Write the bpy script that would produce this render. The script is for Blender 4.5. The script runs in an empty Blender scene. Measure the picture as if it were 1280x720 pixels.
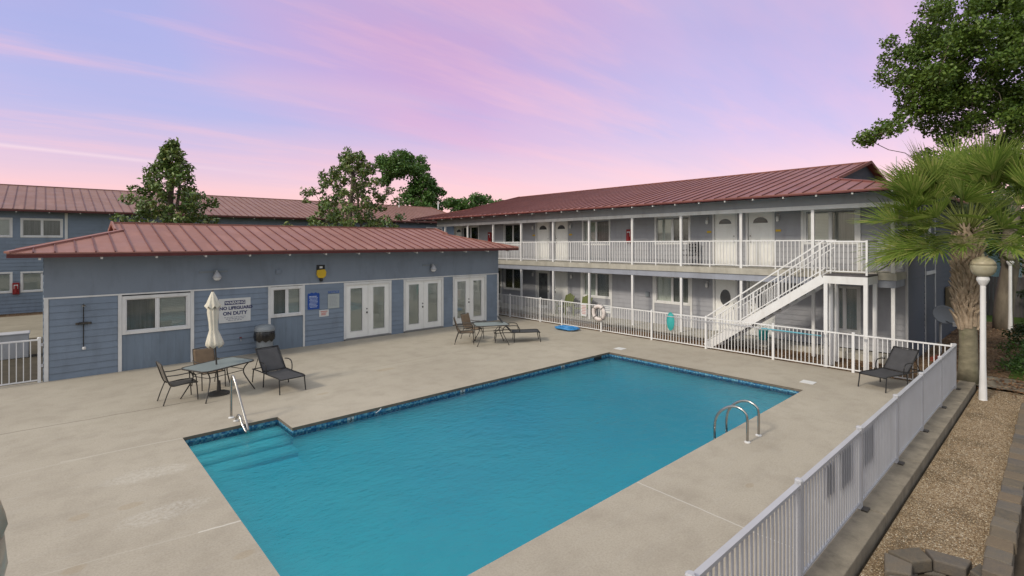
import bpy, math, random
import numpy as np
from mathutils import Vector, Matrix
random.seed(7); RNG = np.random.default_rng(7)
R = math.radians
scene = bpy.context.scene
col = scene.collection

# ------------------------------------------------------------------ materials
def new_mat(name):
    m = bpy.data.materials.new(name); m.use_nodes = True
    nt = m.node_tree; nt.nodes.clear()
    out = nt.nodes.new('ShaderNodeOutputMaterial')
    return m, nt, out
def N(nt, t, **kw):
    n = nt.nodes.new(t)
    for k, v in kw.items():
        if k.startswith('i_'):
            n.inputs[k[2:].replace('_', ' ')].default_value = v
        else: setattr(n, k, v)
    return n
def L(nt, a, b): nt.links.new(a, b)
def ramp(nt, fac, stops):
    r = nt.nodes.new('ShaderNodeValToRGB'); e = r.color_ramp.elements
    while len(e) > 1: e.remove(e[-1])
    e[0].position = stops[0][0]; e[0].color = (*stops[0][1], 1) if len(stops[0][1]) == 3 else stops[0][1]
    for p, c in stops[1:]:
        x = e.new(p); x.color = (*c, 1) if len(c) == 3 else c
    if fac is not None: L(nt, fac, r.inputs[0])
    return r
def mathn(nt, op, a, b=None, c=None, clamp=False):
    n = nt.nodes.new('ShaderNodeMath'); n.operation = op; n.use_clamp = clamp
    for i, v in enumerate((a, b, c)):
        if v is None: continue
        if isinstance(v, (int, float)): n.inputs[i].default_value = v
        else: L(nt, v, n.inputs[i])
    return n.outputs[0]
def mixc(nt, fac, a, b, blend='MIX'):
    n = nt.nodes.new('ShaderNodeMix'); n.data_type = 'RGBA'; n.blend_type = blend
    ins = [n.inputs[0], n.inputs[6], n.inputs[7]]
    for s, v in zip(ins, (fac, a, b)):
        if isinstance(v, (int, float)): s.default_value = v
        elif isinstance(v, tuple): s.default_value = (*v, 1) if len(v) == 3 else v
        else: L(nt, v, s)
    return n.outputs[2]
def wpos(nt): return N(nt, 'ShaderNodeNewGeometry').outputs['Position']
def noise(nt, vec, scale, detail=4, rough=.55, stretch=None):
    if stretch:
        mp = N(nt, 'ShaderNodeMapping'); L(nt, vec, mp.inputs[0]); mp.inputs['Scale'].default_value = stretch; vec = mp.outputs[0]
    n = N(nt, 'ShaderNodeTexNoise'); L(nt, vec, n.inputs['Vector'])
    n.inputs['Scale'].default_value = scale; n.inputs['Detail'].default_value = detail; n.inputs['Roughness'].default_value = rough
    return n.outputs[0]
def bump(nt, h, strength=.2, dist=.01):
    b = N(nt, 'ShaderNodeBump'); b.inputs['Strength'].default_value = strength; b.inputs['Distance'].default_value = dist
    L(nt, h, b.inputs['Height']); return b.outputs[0]
def principled(nt, out, base, rough=.6, metal=0, spec=.5, normal=None):
    p = N(nt, 'ShaderNodeBsdfPrincipled')
    if isinstance(base, tuple): p.inputs['Base Color'].default_value = (*base, 1)
    else: L(nt, base, p.inputs['Base Color'])
    if isinstance(rough, (int, float)): p.inputs['Roughness'].default_value = rough
    else: L(nt, rough, p.inputs['Roughness'])
    p.inputs['Metallic'].default_value = metal; p.inputs['Specular IOR Level'].default_value = spec
    if normal is not None: L(nt, normal, p.inputs['Normal'])
    L(nt, p.outputs[0], out.inputs[0]); return p
def paint(name, c, var=.12, rough=.6, dirt=None, dirt_amt=.35, scale=1.3, metal=0, spec=.4, bumps=.0, stretch=None, grain=0):
    """a surface colour with large-scale wear, fine grain and soft vertical dirt"""
    m, nt, out = new_mat(name); v = wpos(nt)
    n1 = noise(nt, v, scale, 5, .6, stretch)
    lo = tuple(x*(1-var) for x in c); hi = tuple(min(1, x*(1+var)) for x in c)
    base = ramp(nt, n1, [(.3, lo), (.7, hi)]).outputs[0]
    if dirt:
        n2 = noise(nt, v, 2.2, 6, .65, (1.6, 1.6, .45))
        f = ramp(nt, n2, [(.5, (0, 0, 0)), (.78, (dirt_amt,)*3)]).outputs[0]
        base = mixc(nt, f, base, dirt)
    n3 = noise(nt, v, 60, 2, .6)
    if grain: base = mixc(nt, mathn(nt, 'MULTIPLY', n3, grain), base, tuple(x*.5 for x in c))
    rr = ramp(nt, n1, [(.2, (max(.05, rough-.1),)*3), (.8, (min(1, rough+.1),)*3)]).outputs[0]
    principled(nt, out, base, rr, metal, spec, bump(nt, n3, bumps, .004) if bumps else None)
    return m
M = {}
M['siding'] = paint('blue_grey_siding', (.200, .250, .325), .10, .62, (.12, .14, .17), .45, .8, bumps=.15, stretch=(1, 1, 2.5))
M['siding_band'] = paint('eave_shaded_plywood', (.200, .236, .292), .10, .65, (.12, .135, .16), .4, .7, bumps=.15)  # same paint as the boards, greyed to carry the shade under the eaves
M['siding_main'] = paint('grey_siding', (.345, .352, .385), .08, .65, (.2, .2, .22), .4, .8, bumps=.1, stretch=(1, 1, 2.5))
M['siding_end'] = paint('shaded_blue_siding', (.068, .08, .108), .12, .65, (.08, .09, .11), .4, .8, bumps=.1)  # tree shade on the end wall is put into this darker base colour
M['plywood'] = paint('grooved_plywood', (.180, .228, .292), .12, .68, (.10, .12, .14), .5, .9, bumps=.15, stretch=(3, 3, .5))
M['trim'] = paint('white_trim', (.70, .70, .70), .07, .5, (.40, .38, .34), .5, 1.5)
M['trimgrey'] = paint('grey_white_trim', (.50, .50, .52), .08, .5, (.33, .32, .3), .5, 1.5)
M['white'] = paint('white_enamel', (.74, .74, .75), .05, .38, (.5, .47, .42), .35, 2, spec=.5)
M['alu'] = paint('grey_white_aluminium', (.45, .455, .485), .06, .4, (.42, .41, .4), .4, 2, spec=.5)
M['door'] = paint('white_door', (.84, .84, .82), .04, .42, (.52, .5, .46), .3, 2)
M['slab'] = paint('walkway_edge', (.42, .40, .35), .14, .8, (.22, .2, .16), .6, 2.5, bumps=.3)
M['slabbeam'] = paint('walkway_beam', (.30, .32, .38), .1, .7, (.2, .2, .22), .5, 2)
M['soffit'] = paint('soffit', (.42, .42, .43), .08, .75)
M['dark'] = paint('dark_interior', (.02, .022, .025), .3, .8)
M['blind'] = None
M['steel'] = paint('stainless_steel', (.42, .41, .39), .1, .27, metal=1)
M['bronze'] = paint('bronze_frame', (.045, .04, .036), .15, .45, spec=.5)
M['black'] = paint('black_metal', (.02, .02, .021), .2, .45)
M['slingtan'] = paint('tan_sling', (.22, .155, .10), .15, .8, scale=6, bumps=.4)
M['slingdark'] = paint('charcoal_sling', (.055, .055, .06), .2, .75, scale=6, bumps=.4)
M['slinggrey'] = paint('taupe_sling', (.15, .135, .12), .15, .8, scale=6, bumps=.4)
M['cream'] = paint('cream_canvas', (.66, .62, .53), .1, .85, (.42, .36, .26), .5, 4, bumps=.3)
M['bin'] = paint('grey_plastic', (.21, .235, .26), .1, .5, (.1, .1, .1), .4, 3)
M['bag'] = paint('black_bag', (.008, .008, .009), .3, .28, spec=.6)
M['red'] = paint('red_paint', (.26, .018, .022), .1, .35)
M['darkred'] = paint('dark_red_fascia', (.10, .022, .022), .15, .4, (.08, .02, .02), .4, 3)
M['teal'] = paint('teal_mesh', (.04, .36, .36), .1, .6)
M['cyan'] = paint('cyan_grip', (.10, .36, .46), .1, .5)
M['bluehose'] = paint('blue_hose', (.04, .24, .55), .12, .4)
M['green'] = paint('green_plastic', (.13, .155, .05), .1, .5)
M['bluesign'] = paint('blue_sign', (.015, .07, .33), .06, .4)
M['paper'] = paint('white_board', (.62, .63, .63), .05, .55, (.45, .45, .42), .3, 5)
M['ink'] = paint('dark_blue_ink', (.03, .035, .12), .05, .6)
M['bluink'] = paint('blue_ink', (.05, .12, .4), .05, .6)
M['faintink'] = paint('faded_ink', (.30, .31, .36), .05, .7)
M['palewhite'] = paint('white_ink', (.45, .52, .68), .05, .6)
M['pinkink'] = paint('faded_red_ink', (.5, .22, .2), .05, .7)
M['yellow'] = paint('yellow_plastic', (.62, .40, .02), .12, .45)
M['globe_glass'] = None
M['brown'] = paint('brown_box', (.20, .16, .10), .15, .7)
M['dish'] = paint('dish_grey', (.17, .18, .20), .08, .5)
M['bark'] = paint('bark', (.13, .105, .08), .35, .9, (.05, .04, .03), .6, 5, bumps=.8, stretch=(1, 1, .25))
M['oakbark'] = paint('grey_bark', (.16, .135, .105), .35, .9, (.07, .06, .045), .6, 5, bumps=.8, stretch=(1, 1, .25))
M['ring'] = paint('ring_white', (.70, .64, .62), .08, .5, (.5, .4, .38), .5, 6)
M['rope'] = paint('grey_rope', (.22, .2, .19), .1, .8)
M['brick'] = paint('red_brick', (.26, .06, .04), .3, .85, (.14, .05, .04), .6, 9, bumps=.4)
M['wood'] = paint('weathered_wood', (.11, .10, .105), .25, .85, (.06, .06, .06), .5, 3, stretch=(3, 3, .4))
M['tealwall'] = paint('teal_clapboard', (.20, .32, .38), .1, .7)
M['threshold'] = paint('grey_threshold', (.2, .2, .2), .1, .7)
M['wire'] = paint('wire', (.02, .02, .02), .1, .6)

def mat_roof(name, a, b, rough):
    m, nt, out = new_mat(name); v = wpos(nt)
    n1 = noise(nt, v, .5, 5, .6); n2 = noise(nt, v, 7, 4, .6); n3 = noise(nt, v, 1.4, 3, .5, (1, 1, .3))
    base = ramp(nt, n1, [(.3, a), (.7, b)]).outputs[0]
    base = mixc(nt, ramp(nt, n2, [(.55, (0, 0, 0)), (.8, (.3,)*3)]).outputs[0], base, tuple(x*.6 for x in a))
    n4 = noise(nt, v, 2.6, 4, .6, (1, .35, 1)); base = mixc(nt, ramp(nt, n4, [(.5, (0,)*3), (.75, (.38,)*3)]).outputs[0], base, tuple(min(1, x*1.35+.02) for x in b))
    rr = ramp(nt, n3, [(.2, (rough-.08,)*3), (.8, (rough+.14,)*3)]).outputs[0]
    p = principled(nt, out, base, rr, 0, .55, bump(nt, n3, .12, .02)); return m
M['roof'] = mat_roof('weathered_sky_lit_metal', (.260, .108, .084), (.325, .150, .118), .50)  # one roofing throughout; this copy carries reflected sky in a paler red
M['roofmain'] = mat_roof('dimmer_lit_red_metal', (.185, .056, .044), (.245, .088, .068), .46)  # same roofing, its different lighting painted in as a deeper red
M['seam'] = mat_roof('shadow_dark_seam_metal', (.115, .034, .03), (.155, .05, .045), .45)  # shadows along the ribs are put into this darker seam colour
M['roofrear'] = mat_roof('sky_paled_red_metal', (.225, .112, .088), (.275, .145, .112), .5)  # same roofing, low-angle sky sheen mixed into the colour

def mat_blind():
    m, nt, out = new_mat('window_blind'); v = wpos(nt)
    s = N(nt, 'ShaderNodeSeparateXYZ'); L(nt, v, s.inputs[0])
    w = mathn(nt, 'SINE', mathn(nt, 'MULTIPLY', s.outputs[2], 2*math.pi/.05))
    n1 = noise(nt, v, 1.1, 3)
    base = ramp(nt, n1, [(.3, (.66, .69, .65)), (.7, (.78, .80, .76))]).outputs[0]
    base = mixc(nt, ramp(nt, w, [(.0, (.0,)*3), (1., (.22,)*3)]).outputs[0], base, (.2, .21, .2))
    principled(nt, out, base, .6, 0, .3); return m
M['blind'] = mat_blind()
def mat_glass(name, tint, mixf=.12, rough=.03):
    m, nt, out = new_mat(name)
    t = N(nt, 'ShaderNodeBsdfTransparent'); t.inputs[0].default_value = (*tint, 1)
    g = N(nt, 'ShaderNodeBsdfGlossy'); g.inputs['Roughness'].default_value = rough; g.inputs['Color'].default_value = (.9, .9, .9, 1)
    f = N(nt, 'ShaderNodeFresnel'); f.inputs[0].default_value = 1.5
    n = noise(nt, wpos(nt), 1.3, 2); L(nt, bump(nt, n, .06, .02), g.inputs['Normal'])
    fac = mathn(nt, 'ADD', f.outputs[0], mixf, clamp=True)
    mx = N(nt, 'ShaderNodeMixShader'); L(nt, fac, mx.inputs[0]); L(nt, t.outputs[0], mx.inputs[1]); L(nt, g.outputs[0], mx.inputs[2])
    L(nt, mx.outputs[0], out.inputs[0]); return m
M['glass'] = mat_glass('window_glass', (.95, .97, .96), .03)
M['screen'] = mat_glass('dark_window_glass', (.84, .86, .86), .02, .1)
M['tableglass'] = mat_glass('rain_glass', (.80, .88, .86), .12, .3)
def frost(m):
    nt = m.node_tree; out = [n for n in nt.nodes if n.type == 'OUTPUT_MATERIAL'][0]; old = out.inputs[0].links[0].from_socket
    d = N(nt, 'ShaderNodeBsdfDiffuse'); d.inputs[0].default_value = (.36, .42, .42, 1); mx = N(nt, 'ShaderNodeMixShader'); mx.inputs[0].default_value = .45
    L(nt, old, mx.inputs[1]); L(nt, d.outputs[0], mx.inputs[2]); L(nt, mx.outputs[0], out.inputs[0])
frost(M['tableglass'])
def mat_globe():
    m, nt, out = new_mat('smoked_globe')
    n = noise(nt, wpos(nt), 5, 4)
    c = ramp(nt, n, [(.3, (.52, .48, .34)), (.7, (.66, .62, .48))]).outputs[0]
    p = principled(nt, out, c, .25, 0, .5); p.inputs['Transmission Weight'].default_value = .35; p.inputs['IOR'].default_value = 1.15
    p.inputs['Subsurface Weight'].default_value = 0; return m
M['globe_glass'] = mat_globe()

def linemask(nt, x, y, p, q, w, wob=.0, nz=None):
    """1 on a thin line from p to q on the ground"""
    d = Vector((q[0]-p[0], q[1]-p[1])); ln = d.length; d /= ln; nx, ny = -d.y, d.x
    t = mathn(nt, 'ADD', mathn(nt, 'MULTIPLY', x, d.x), mathn(nt, 'MULTIPLY_ADD', y, d.y, -(p[0]*d.x+p[1]*d.y)))
    s = mathn(nt, 'ADD', mathn(nt, 'MULTIPLY', x, nx), mathn(nt, 'MULTIPLY_ADD', y, ny, -(p[0]*nx+p[1]*ny)))
    if nz is not None: s = mathn(nt, 'ADD', s, mathn(nt, 'MULTIPLY', mathn(nt, 'SUBTRACT', nz, .5), wob))
    a = mathn(nt, 'SUBTRACT', 1, mathn(nt, 'DIVIDE', mathn(nt, 'ABSOLUTE', s), w), clamp=True)
    b = mathn(nt, 'LESS_THAN', mathn(nt, 'ABSOLUTE', mathn(nt, 'SUBTRACT', t, ln/2)), ln/2)
    return mathn(nt, 'MULTIPLY', a, b)
def blobmask(nt, x, y, c, rx, ry, nz, ang=0):
    ca, sa = math.cos(ang), math.sin(ang)
    dx = mathn(nt, 'SUBTRACT', x, c[0]); dy = mathn(nt, 'SUBTRACT', y, c[1])
    u = mathn(nt, 'DIVIDE', mathn(nt, 'ADD', mathn(nt, 'MULTIPLY', dx, ca), mathn(nt, 'MULTIPLY', dy, sa)), rx)
    v = mathn(nt, 'DIVIDE', mathn(nt, 'SUBTRACT', mathn(nt, 'MULTIPLY', dy, ca), mathn(nt, 'MULTIPLY', dx, sa)), ry)
    r = mathn(nt, 'ADD', mathn(nt, 'MULTIPLY', u, u), mathn(nt, 'MULTIPLY', v, v))
    r = mathn(nt, 'ADD', r, mathn(nt, 'MULTIPLY', mathn(nt, 'SUBTRACT', nz, .5), 2.2))
    return mathn(nt, 'MULTIPLY', mathn(nt, 'SUBTRACT', 1.15, r, clamp=False), 1.6, clamp=True)
def mat_deck():
    m, nt, out = new_mat('pool_deck_concrete'); v = wpos(nt)
    s = N(nt, 'ShaderNodeSeparateXYZ'); L(nt, v, s.inputs[0]); x, y = s.outputs[0], s.outputs[1]
    big = noise(nt, v, .28, 5, .6); mid = noise(nt, v, 1.7, 6, .65); fine = noise(nt, v, 38, 3, .7); brush = noise(nt, v, 3.5, 5, .7, (.35, 2.2, 1))
    base = ramp(nt, big, [(.3, (.395, .352, .285)), (.7, (.475, .43, .352))]).outputs[0]
    base = mixc(nt, ramp(nt, mid, [(.45, (0,)*3), (.8, (.5,)*3)]).outputs[0], base, (.25, .215, .17))
    base = mixc(nt, ramp(nt, brush, [(.5, (0,)*3), (.8, (.35,)*3)]).outputs[0], base, (.45, .42, .37))
    base = mixc(nt, ramp(nt, fine, [(.4, (.0,)*3), (.75, (.45,)*3)]).outputs[0], base, (.23, .20, .165))
    nz = noise(nt, v, 2.6, 5, .7); spk = ramp(nt, noise(nt, v, 16, 5, .75), [(.42, (0,)*3), (.62, (1,)*3)]).outputs[0]
    for c, rx, ry, an in (((1.2, 9.95), .62, .28, -.1), ((1.22, 8.38), .55, .27, .05)):
        b = blobmask(nt, x, y, c, rx, ry, nz, an)
        base = mixc(nt, mathn(nt, 'MULTIPLY', b, mathn(nt, 'MULTIPLY', spk, .42)), base, (.60, .58, .53))
    for c, rx, ry in (((.35, 9.0), .12, .1), ((1.75, 6.6), .12, .08), ((.9, 8.9), .16, .1), ((5.0, 12.3), .16, .08), ((7.3, 13.4), .3, .14), ((.25, 7.6), .12, .1), ((7.9, 3.3), .1, .05)):
        b = blobmask(nt, x, y, c, rx, ry, nz); base = mixc(nt, mathn(nt, 'MULTIPLY', b, .22), base, (.30, .21, .10))
    w1 = noise(nt, v, 1.2, 4)
    for p, q, w, cl, am in (((-8, 14.15), (2.3, 13.75), .022, (.10, .085, .07), .85), ((2.3, 13.75), (16.9, 14.1), .016, (.12, .1, .08), .45),
                            ((.2, 11.45), (2.0, 11.3), .03, (.6, .57, .5), .5), ((-4, 11.2), (.6, 11.4), .02, (.6, .57, .5), .3), ((1.45, 7.5), (1.93, 7.44), .022, (.68, .66, .6), .8), ((-3, 8.2), (1.45, 7.5), .016, (.6, .57, .5), .3),
                            ((6.74, 4.52), (6.66, 2.05), .016, (.66, .64, .6), .7), ((11.9, 4.5), (11.9, 2.05), .012, (.2, .18, .15), .5)):
        base = mixc(nt, mathn(nt, 'MULTIPLY', linemask(nt, x, y, p, q, w, .12, w1), am), base, cl)
    h = mathn(nt, 'ADD', mathn(nt, 'MULTIPLY', fine, .6), mathn(nt, 'MULTIPLY', mid, .6))
    principled(nt, out, base, .82, 0, .3, bump(nt, h, .35, .006)); return m
M['deck'] = mat_deck()
M['coping'] = paint('deck_edge', (.16, .13, .10), .25, .8, (.09, .075, .06), .6, 5, bumps=.4)
M['kerb'] = paint('kerb_concrete', (.27, .235, .18), .3, .9, (.10, .085, .065), .8, 3, bumps=.5, grain=.5)
M['paver'] = None
def mat_ground(name, cols, scale, vor=0, bumpd=.02, spots=None):
    m, nt, out = new_mat(name); v = wpos(nt)
    n1 = noise(nt, v, scale, 7, .68); n0 = noise(nt, v, scale*.13, 4)
    base = ramp(nt, n1, cols).outputs[0]
    base = mixc(nt, ramp(nt, n0, [(.35, (0,)*3), (.7, (.5,)*3)]).outputs[0], base, tuple(x*.7 for x in cols[0][1]))
    h = n1
    if vor:
        vo = N(nt, 'ShaderNodeTexVoronoi'); L(nt, v, vo.inputs['Vector']); vo.inputs['Scale'].default_value = vor
        hs = N(nt, 'ShaderNodeSeparateColor'); L(nt, vo.outputs['Color'], hs.inputs[0])
        c2 = ramp(nt, hs.outputs[0], spots).outputs[0]
        base = mixc(nt, .75, base, c2)
        h = mathn(nt, 'ADD', mathn(nt, 'MULTIPLY', vo.outputs['Distance'], -1.), n1)
    if vor:
        n5 = noise(nt, v, 1.1, 5, .65); base = mixc(nt, ramp(nt, n5, [(.50, (0,)*3), (.66, (.65,)*3)]).outputs[0], base, tuple(x*.45 for x in cols[0][1]))
    principled(nt, out, base, .9, 0, .2, bump(nt, h, .6, bumpd)); return m
M['gravel'] = mat_ground('shell_gravel', [(.3, (.20, .145, .085)), (.7, (.40, .31, .20))], 3, 55, .02, [(0, (.11, .07, .04)), (.35, (.24, .17, .10)), (.7, (.38, .29, .19)), (1, (.58, .50, .38))])
M['mulch'] = mat_ground('leaf_mulch', [(.3, (.075, .05, .03)), (.7, (.20, .13, .075))], 5, 28, .03, [(0, (.06, .035, .02)), (.5, (.18, .11, .06)), (.85, (.30, .20, .12)), (1, (.40, .30, .2))])
M['soil'] = mat_ground('dark_soil', [(.3, (.05, .04, .028)), (.7, (.13, .10, .07))], 3)
M['asphalt'] = mat_ground('brown_paving', [(.3, (.075, .065, .048)), (.7, (.135, .115, .085))], 2.5)
M['drive'] = mat_ground('pale_drive', [(.3, (.27, .24, .185)), (.7, (.37, .33, .26))], 1.2)
M['lawn'] = mat_ground('lawn', [(.3, (.045, .085, .012)), (.7, (.10, .16, .03))], 4)
M['grass'] = mat_ground('yellow_grass', [(.3, (.12, .13, .02)), (.7, (.20, .20, .04))], 6)
def mat_paver():
    m, nt, out = new_mat('edging_block'); v = wpos(nt)
    g = N(nt, 'ShaderNodeObjectInfo')
    c = ramp(nt, g.outputs['Random'], [(0, (.10, .095, .085)), (.3, (.17, .145, .11)), (.6, (.22, .165, .11)), (.8, (.13, .125, .12)), (1, (.20, .175, .14))]).outputs[0]
    n1 = noise(nt, v, 7, 6, .7); n2 = noise(nt, v, 60, 3)
    c = mixc(nt, ramp(nt, n1, [(.4, (0,)*3), (.75, (.6,)*3)]).outputs[0], c, (.26, .20, .13))
    c = mixc(nt, mathn(nt, 'MULTIPLY', n2, .5), c, (.06, .05, .045))
    principled(nt, out, c, .9, 0, .2, bump(nt, mathn(nt, 'ADD', n1, n2), .6, .01)); return m
M['paver'] = mat_paver()
def mat_tile():
    m, nt, out = new_mat('waterline_mosaic'); v = wpos(nt)
    sn = N(nt, 'ShaderNodeVectorMath', operation='SNAP'); L(nt, v, sn.inputs[0]); sn.inputs[1].default_value = (.035, .035, .035)
    w = N(nt, 'ShaderNodeTexWhiteNoise'); L(nt, sn.outputs[0], w.inputs['Vector'])
    c = ramp(nt, w.outputs[0], [(0, (.04, .13, .30)), (.35, (.06, .22, .40)), (.6, (.11, .33, .48)), (.85, (.20, .43, .54)), (1, (.30, .52, .58))]).outputs[0]
    principled(nt, out, c, .2, 0, .5); return m
M['tile'] = mat_tile()
def mat_plaster():
    m, nt, out = new_mat('pool_plaster'); v = wpos(nt)
    n1 = noise(nt, v, .5, 4); n2 = noise(nt, v, 4, 5)
    # light network thrown on the floor is left to the renderer; plaster is plain pale blue
    c = ramp(nt, n1, [(.3, (.12, .84, .95)), (.7, (.20, .91, .97))]).outputs[0]
    c = mixc(nt, ramp(nt, n2, [(.5, (0,)*3), (.8, (.2,)*3)]).outputs[0], c, (.10, .74, .88))
    principled(nt, out, c, .7, 0, .3); return m
M['plaster'] = mat_plaster()
def mat_water(surface=True):
    m, nt, out = new_mat('pool_water' if surface else 'pool_water_side')
    t = N(nt, 'ShaderNodeBsdfTransparent'); t.inputs[0].default_value = (.95, .99, 1, 1)
    if surface:
        v = wpos(nt)
        n1 = noise(nt, v, 4.5, 4, .6, (1, 1.5, 1)); n2 = noise(nt, v, 13, 3, .6, (1, 1.4, 1)); n0 = noise(nt, v, .8, 2)
        h = mathn(nt, 'ADD', mathn(nt, 'MULTIPLY', n1, .7), mathn(nt, 'ADD', mathn(nt, 'MULTIPLY', n2, .3), mathn(nt, 'MULTIPLY', n0, .8)))
        nb = bump(nt, h, .65, .055)
        g = N(nt, 'ShaderNodeBsdfGlossy'); g.inputs['Roughness'].default_value = .06; L(nt, nb, g.inputs['Normal'])
        f = N(nt, 'ShaderNodeFresnel'); f.inputs[0].default_value = 1.40; L(nt, nb, f.inputs['Normal'])
        mx = N(nt, 'ShaderNodeMixShader'); L(nt, f.outputs[0], mx.inputs[0]); L(nt, t.outputs[0], mx.inputs[1]); L(nt, g.outputs[0], mx.inputs[2])
        L(nt, mx.outputs[0], out.inputs[0])
    else: L(nt, t.outputs[0], out.inputs[0])
    va = N(nt, 'ShaderNodeVolumeAbsorption'); va.inputs['Color'].default_value = (.02, .89, .955, 1); va.inputs['Density'].default_value = 1.15
    L(nt, va.outputs[0], out.inputs['Volume'])
    return m
M['water'] = mat_water(True); M['waterside'] = mat_water(False)
def mat_leaf(name, stops, rough=.45, trans=.25, spec=.4):
    m, nt, out = new_mat(name)
    g = N(nt, 'ShaderNodeNewGeometry')
    c = ramp(nt, g.outputs['Random Per Island'], stops).outputs[0]
    n = noise(nt, g.outputs['Position'], .9, 3)
    c = mixc(nt, ramp(nt, n, [(.35, (.0,)*3), (.7, (.45,)*3)]).outputs[0], c, mixc(nt, .5, c, stops[-1][1]))
    p = N(nt, 'ShaderNodeBsdfPrincipled'); L(nt, c, p.inputs['Base Color']); p.inputs['Roughness'].default_value = rough; p.inputs['Specular IOR Level'].default_value = spec
    t = N(nt, 'ShaderNodeBsdfTranslucent'); L(nt, mixc(nt, .3, c, (.25, .30, .03)), t.inputs[0])
    mx = N(nt, 'ShaderNodeMixShader'); mx.inputs[0].default_value = trans
    L(nt, p.outputs[0], mx.inputs[1]); L(nt, t.outputs[0], mx.inputs[2]); L(nt, mx.outputs[0], out.inputs[0]); return m
M['oakleaf'] = mat_leaf('oak_leaf', [(0, (.04, .085, .014)), (.5, (.085, .155, .025)), (1, (.165, .25, .045))])
M['magleaf'] = mat_leaf('magnolia_leaf', [(0, (.05, .105, .028)), (.5, (.105, .19, .045)), (.85, (.19, .28, .08)), (.97, (.22, .26, .08)), (1, (.28, .22, .08))], .3, .15, .5)
M['farleaf'] = mat_leaf('far_leaf', [(0, (.045, .12, .028)), (1, (.11, .21, .05))])
M['palmleaf'] = mat_leaf('palm_leaf', [(0, (.09, .17, .025)), (.5, (.165, .26, .045)), (.85, (.26, .34, .075)), (1, (.38, .37, .14))], .38, .38)
M['hedgeleaf'] = mat_leaf('juniper_leaf', [(0, (.018, .05, .014)), (.6, (.04, .10, .022)), (1, (.085, .17, .03))])
M['shadeleaf'] = mat_leaf('shade_tree_leaf', [(0, (.022, .055, .014)), (1, (.055, .115, .025))])
M['palmstalk'] = paint('palm_stalk', (.16, .19, .05), .2, .5)
M['darkleaf'] = mat_leaf('dark_shrub_leaf', [(0, (.012, .03, .01)), (1, (.03, .06, .018))])  # dark green foliage of the shrubs
M['palmboot'] = paint('palm_boot', (.38, .30, .22), .35, .85, (.15, .11, .08), .7, 8, bumps=.6)
M['palmtrunk'] = paint('palm_trunk', (.20, .18, .125), .3, .9, (.10, .12, .05), .6, 4, bumps=.8, stretch=(1, 1, 2))
def mat_chip():
    m, nt, out = new_mat('shell_chip'); g = N(nt, 'ShaderNodeNewGeometry')
    c = ramp(nt, g.outputs['Random Per Island'], [(0, (.13, .08, .04)), (.35, (.25, .17, .10)), (.7, (.38, .28, .17)), (.92, (.52, .43, .30)), (1, (.70, .65, .55))]).outputs[0]
    principled(nt, out, c, .8, 0, .3); return m
M['chip'] = mat_chip()
def mat_litter():
    m, nt, out = new_mat('fallen_leaf'); g = N(nt, 'ShaderNodeNewGeometry')
    c = ramp(nt, g.outputs['Random Per Island'], [(0, (.06, .03, .016)), (.4, (.17, .085, .04)), (.8, (.28, .16, .08)), (1, (.36, .26, .16))]).outputs[0]
    principled(nt, out, c, .8, 0, .3); return m
M['litter'] = mat_litter()

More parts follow.
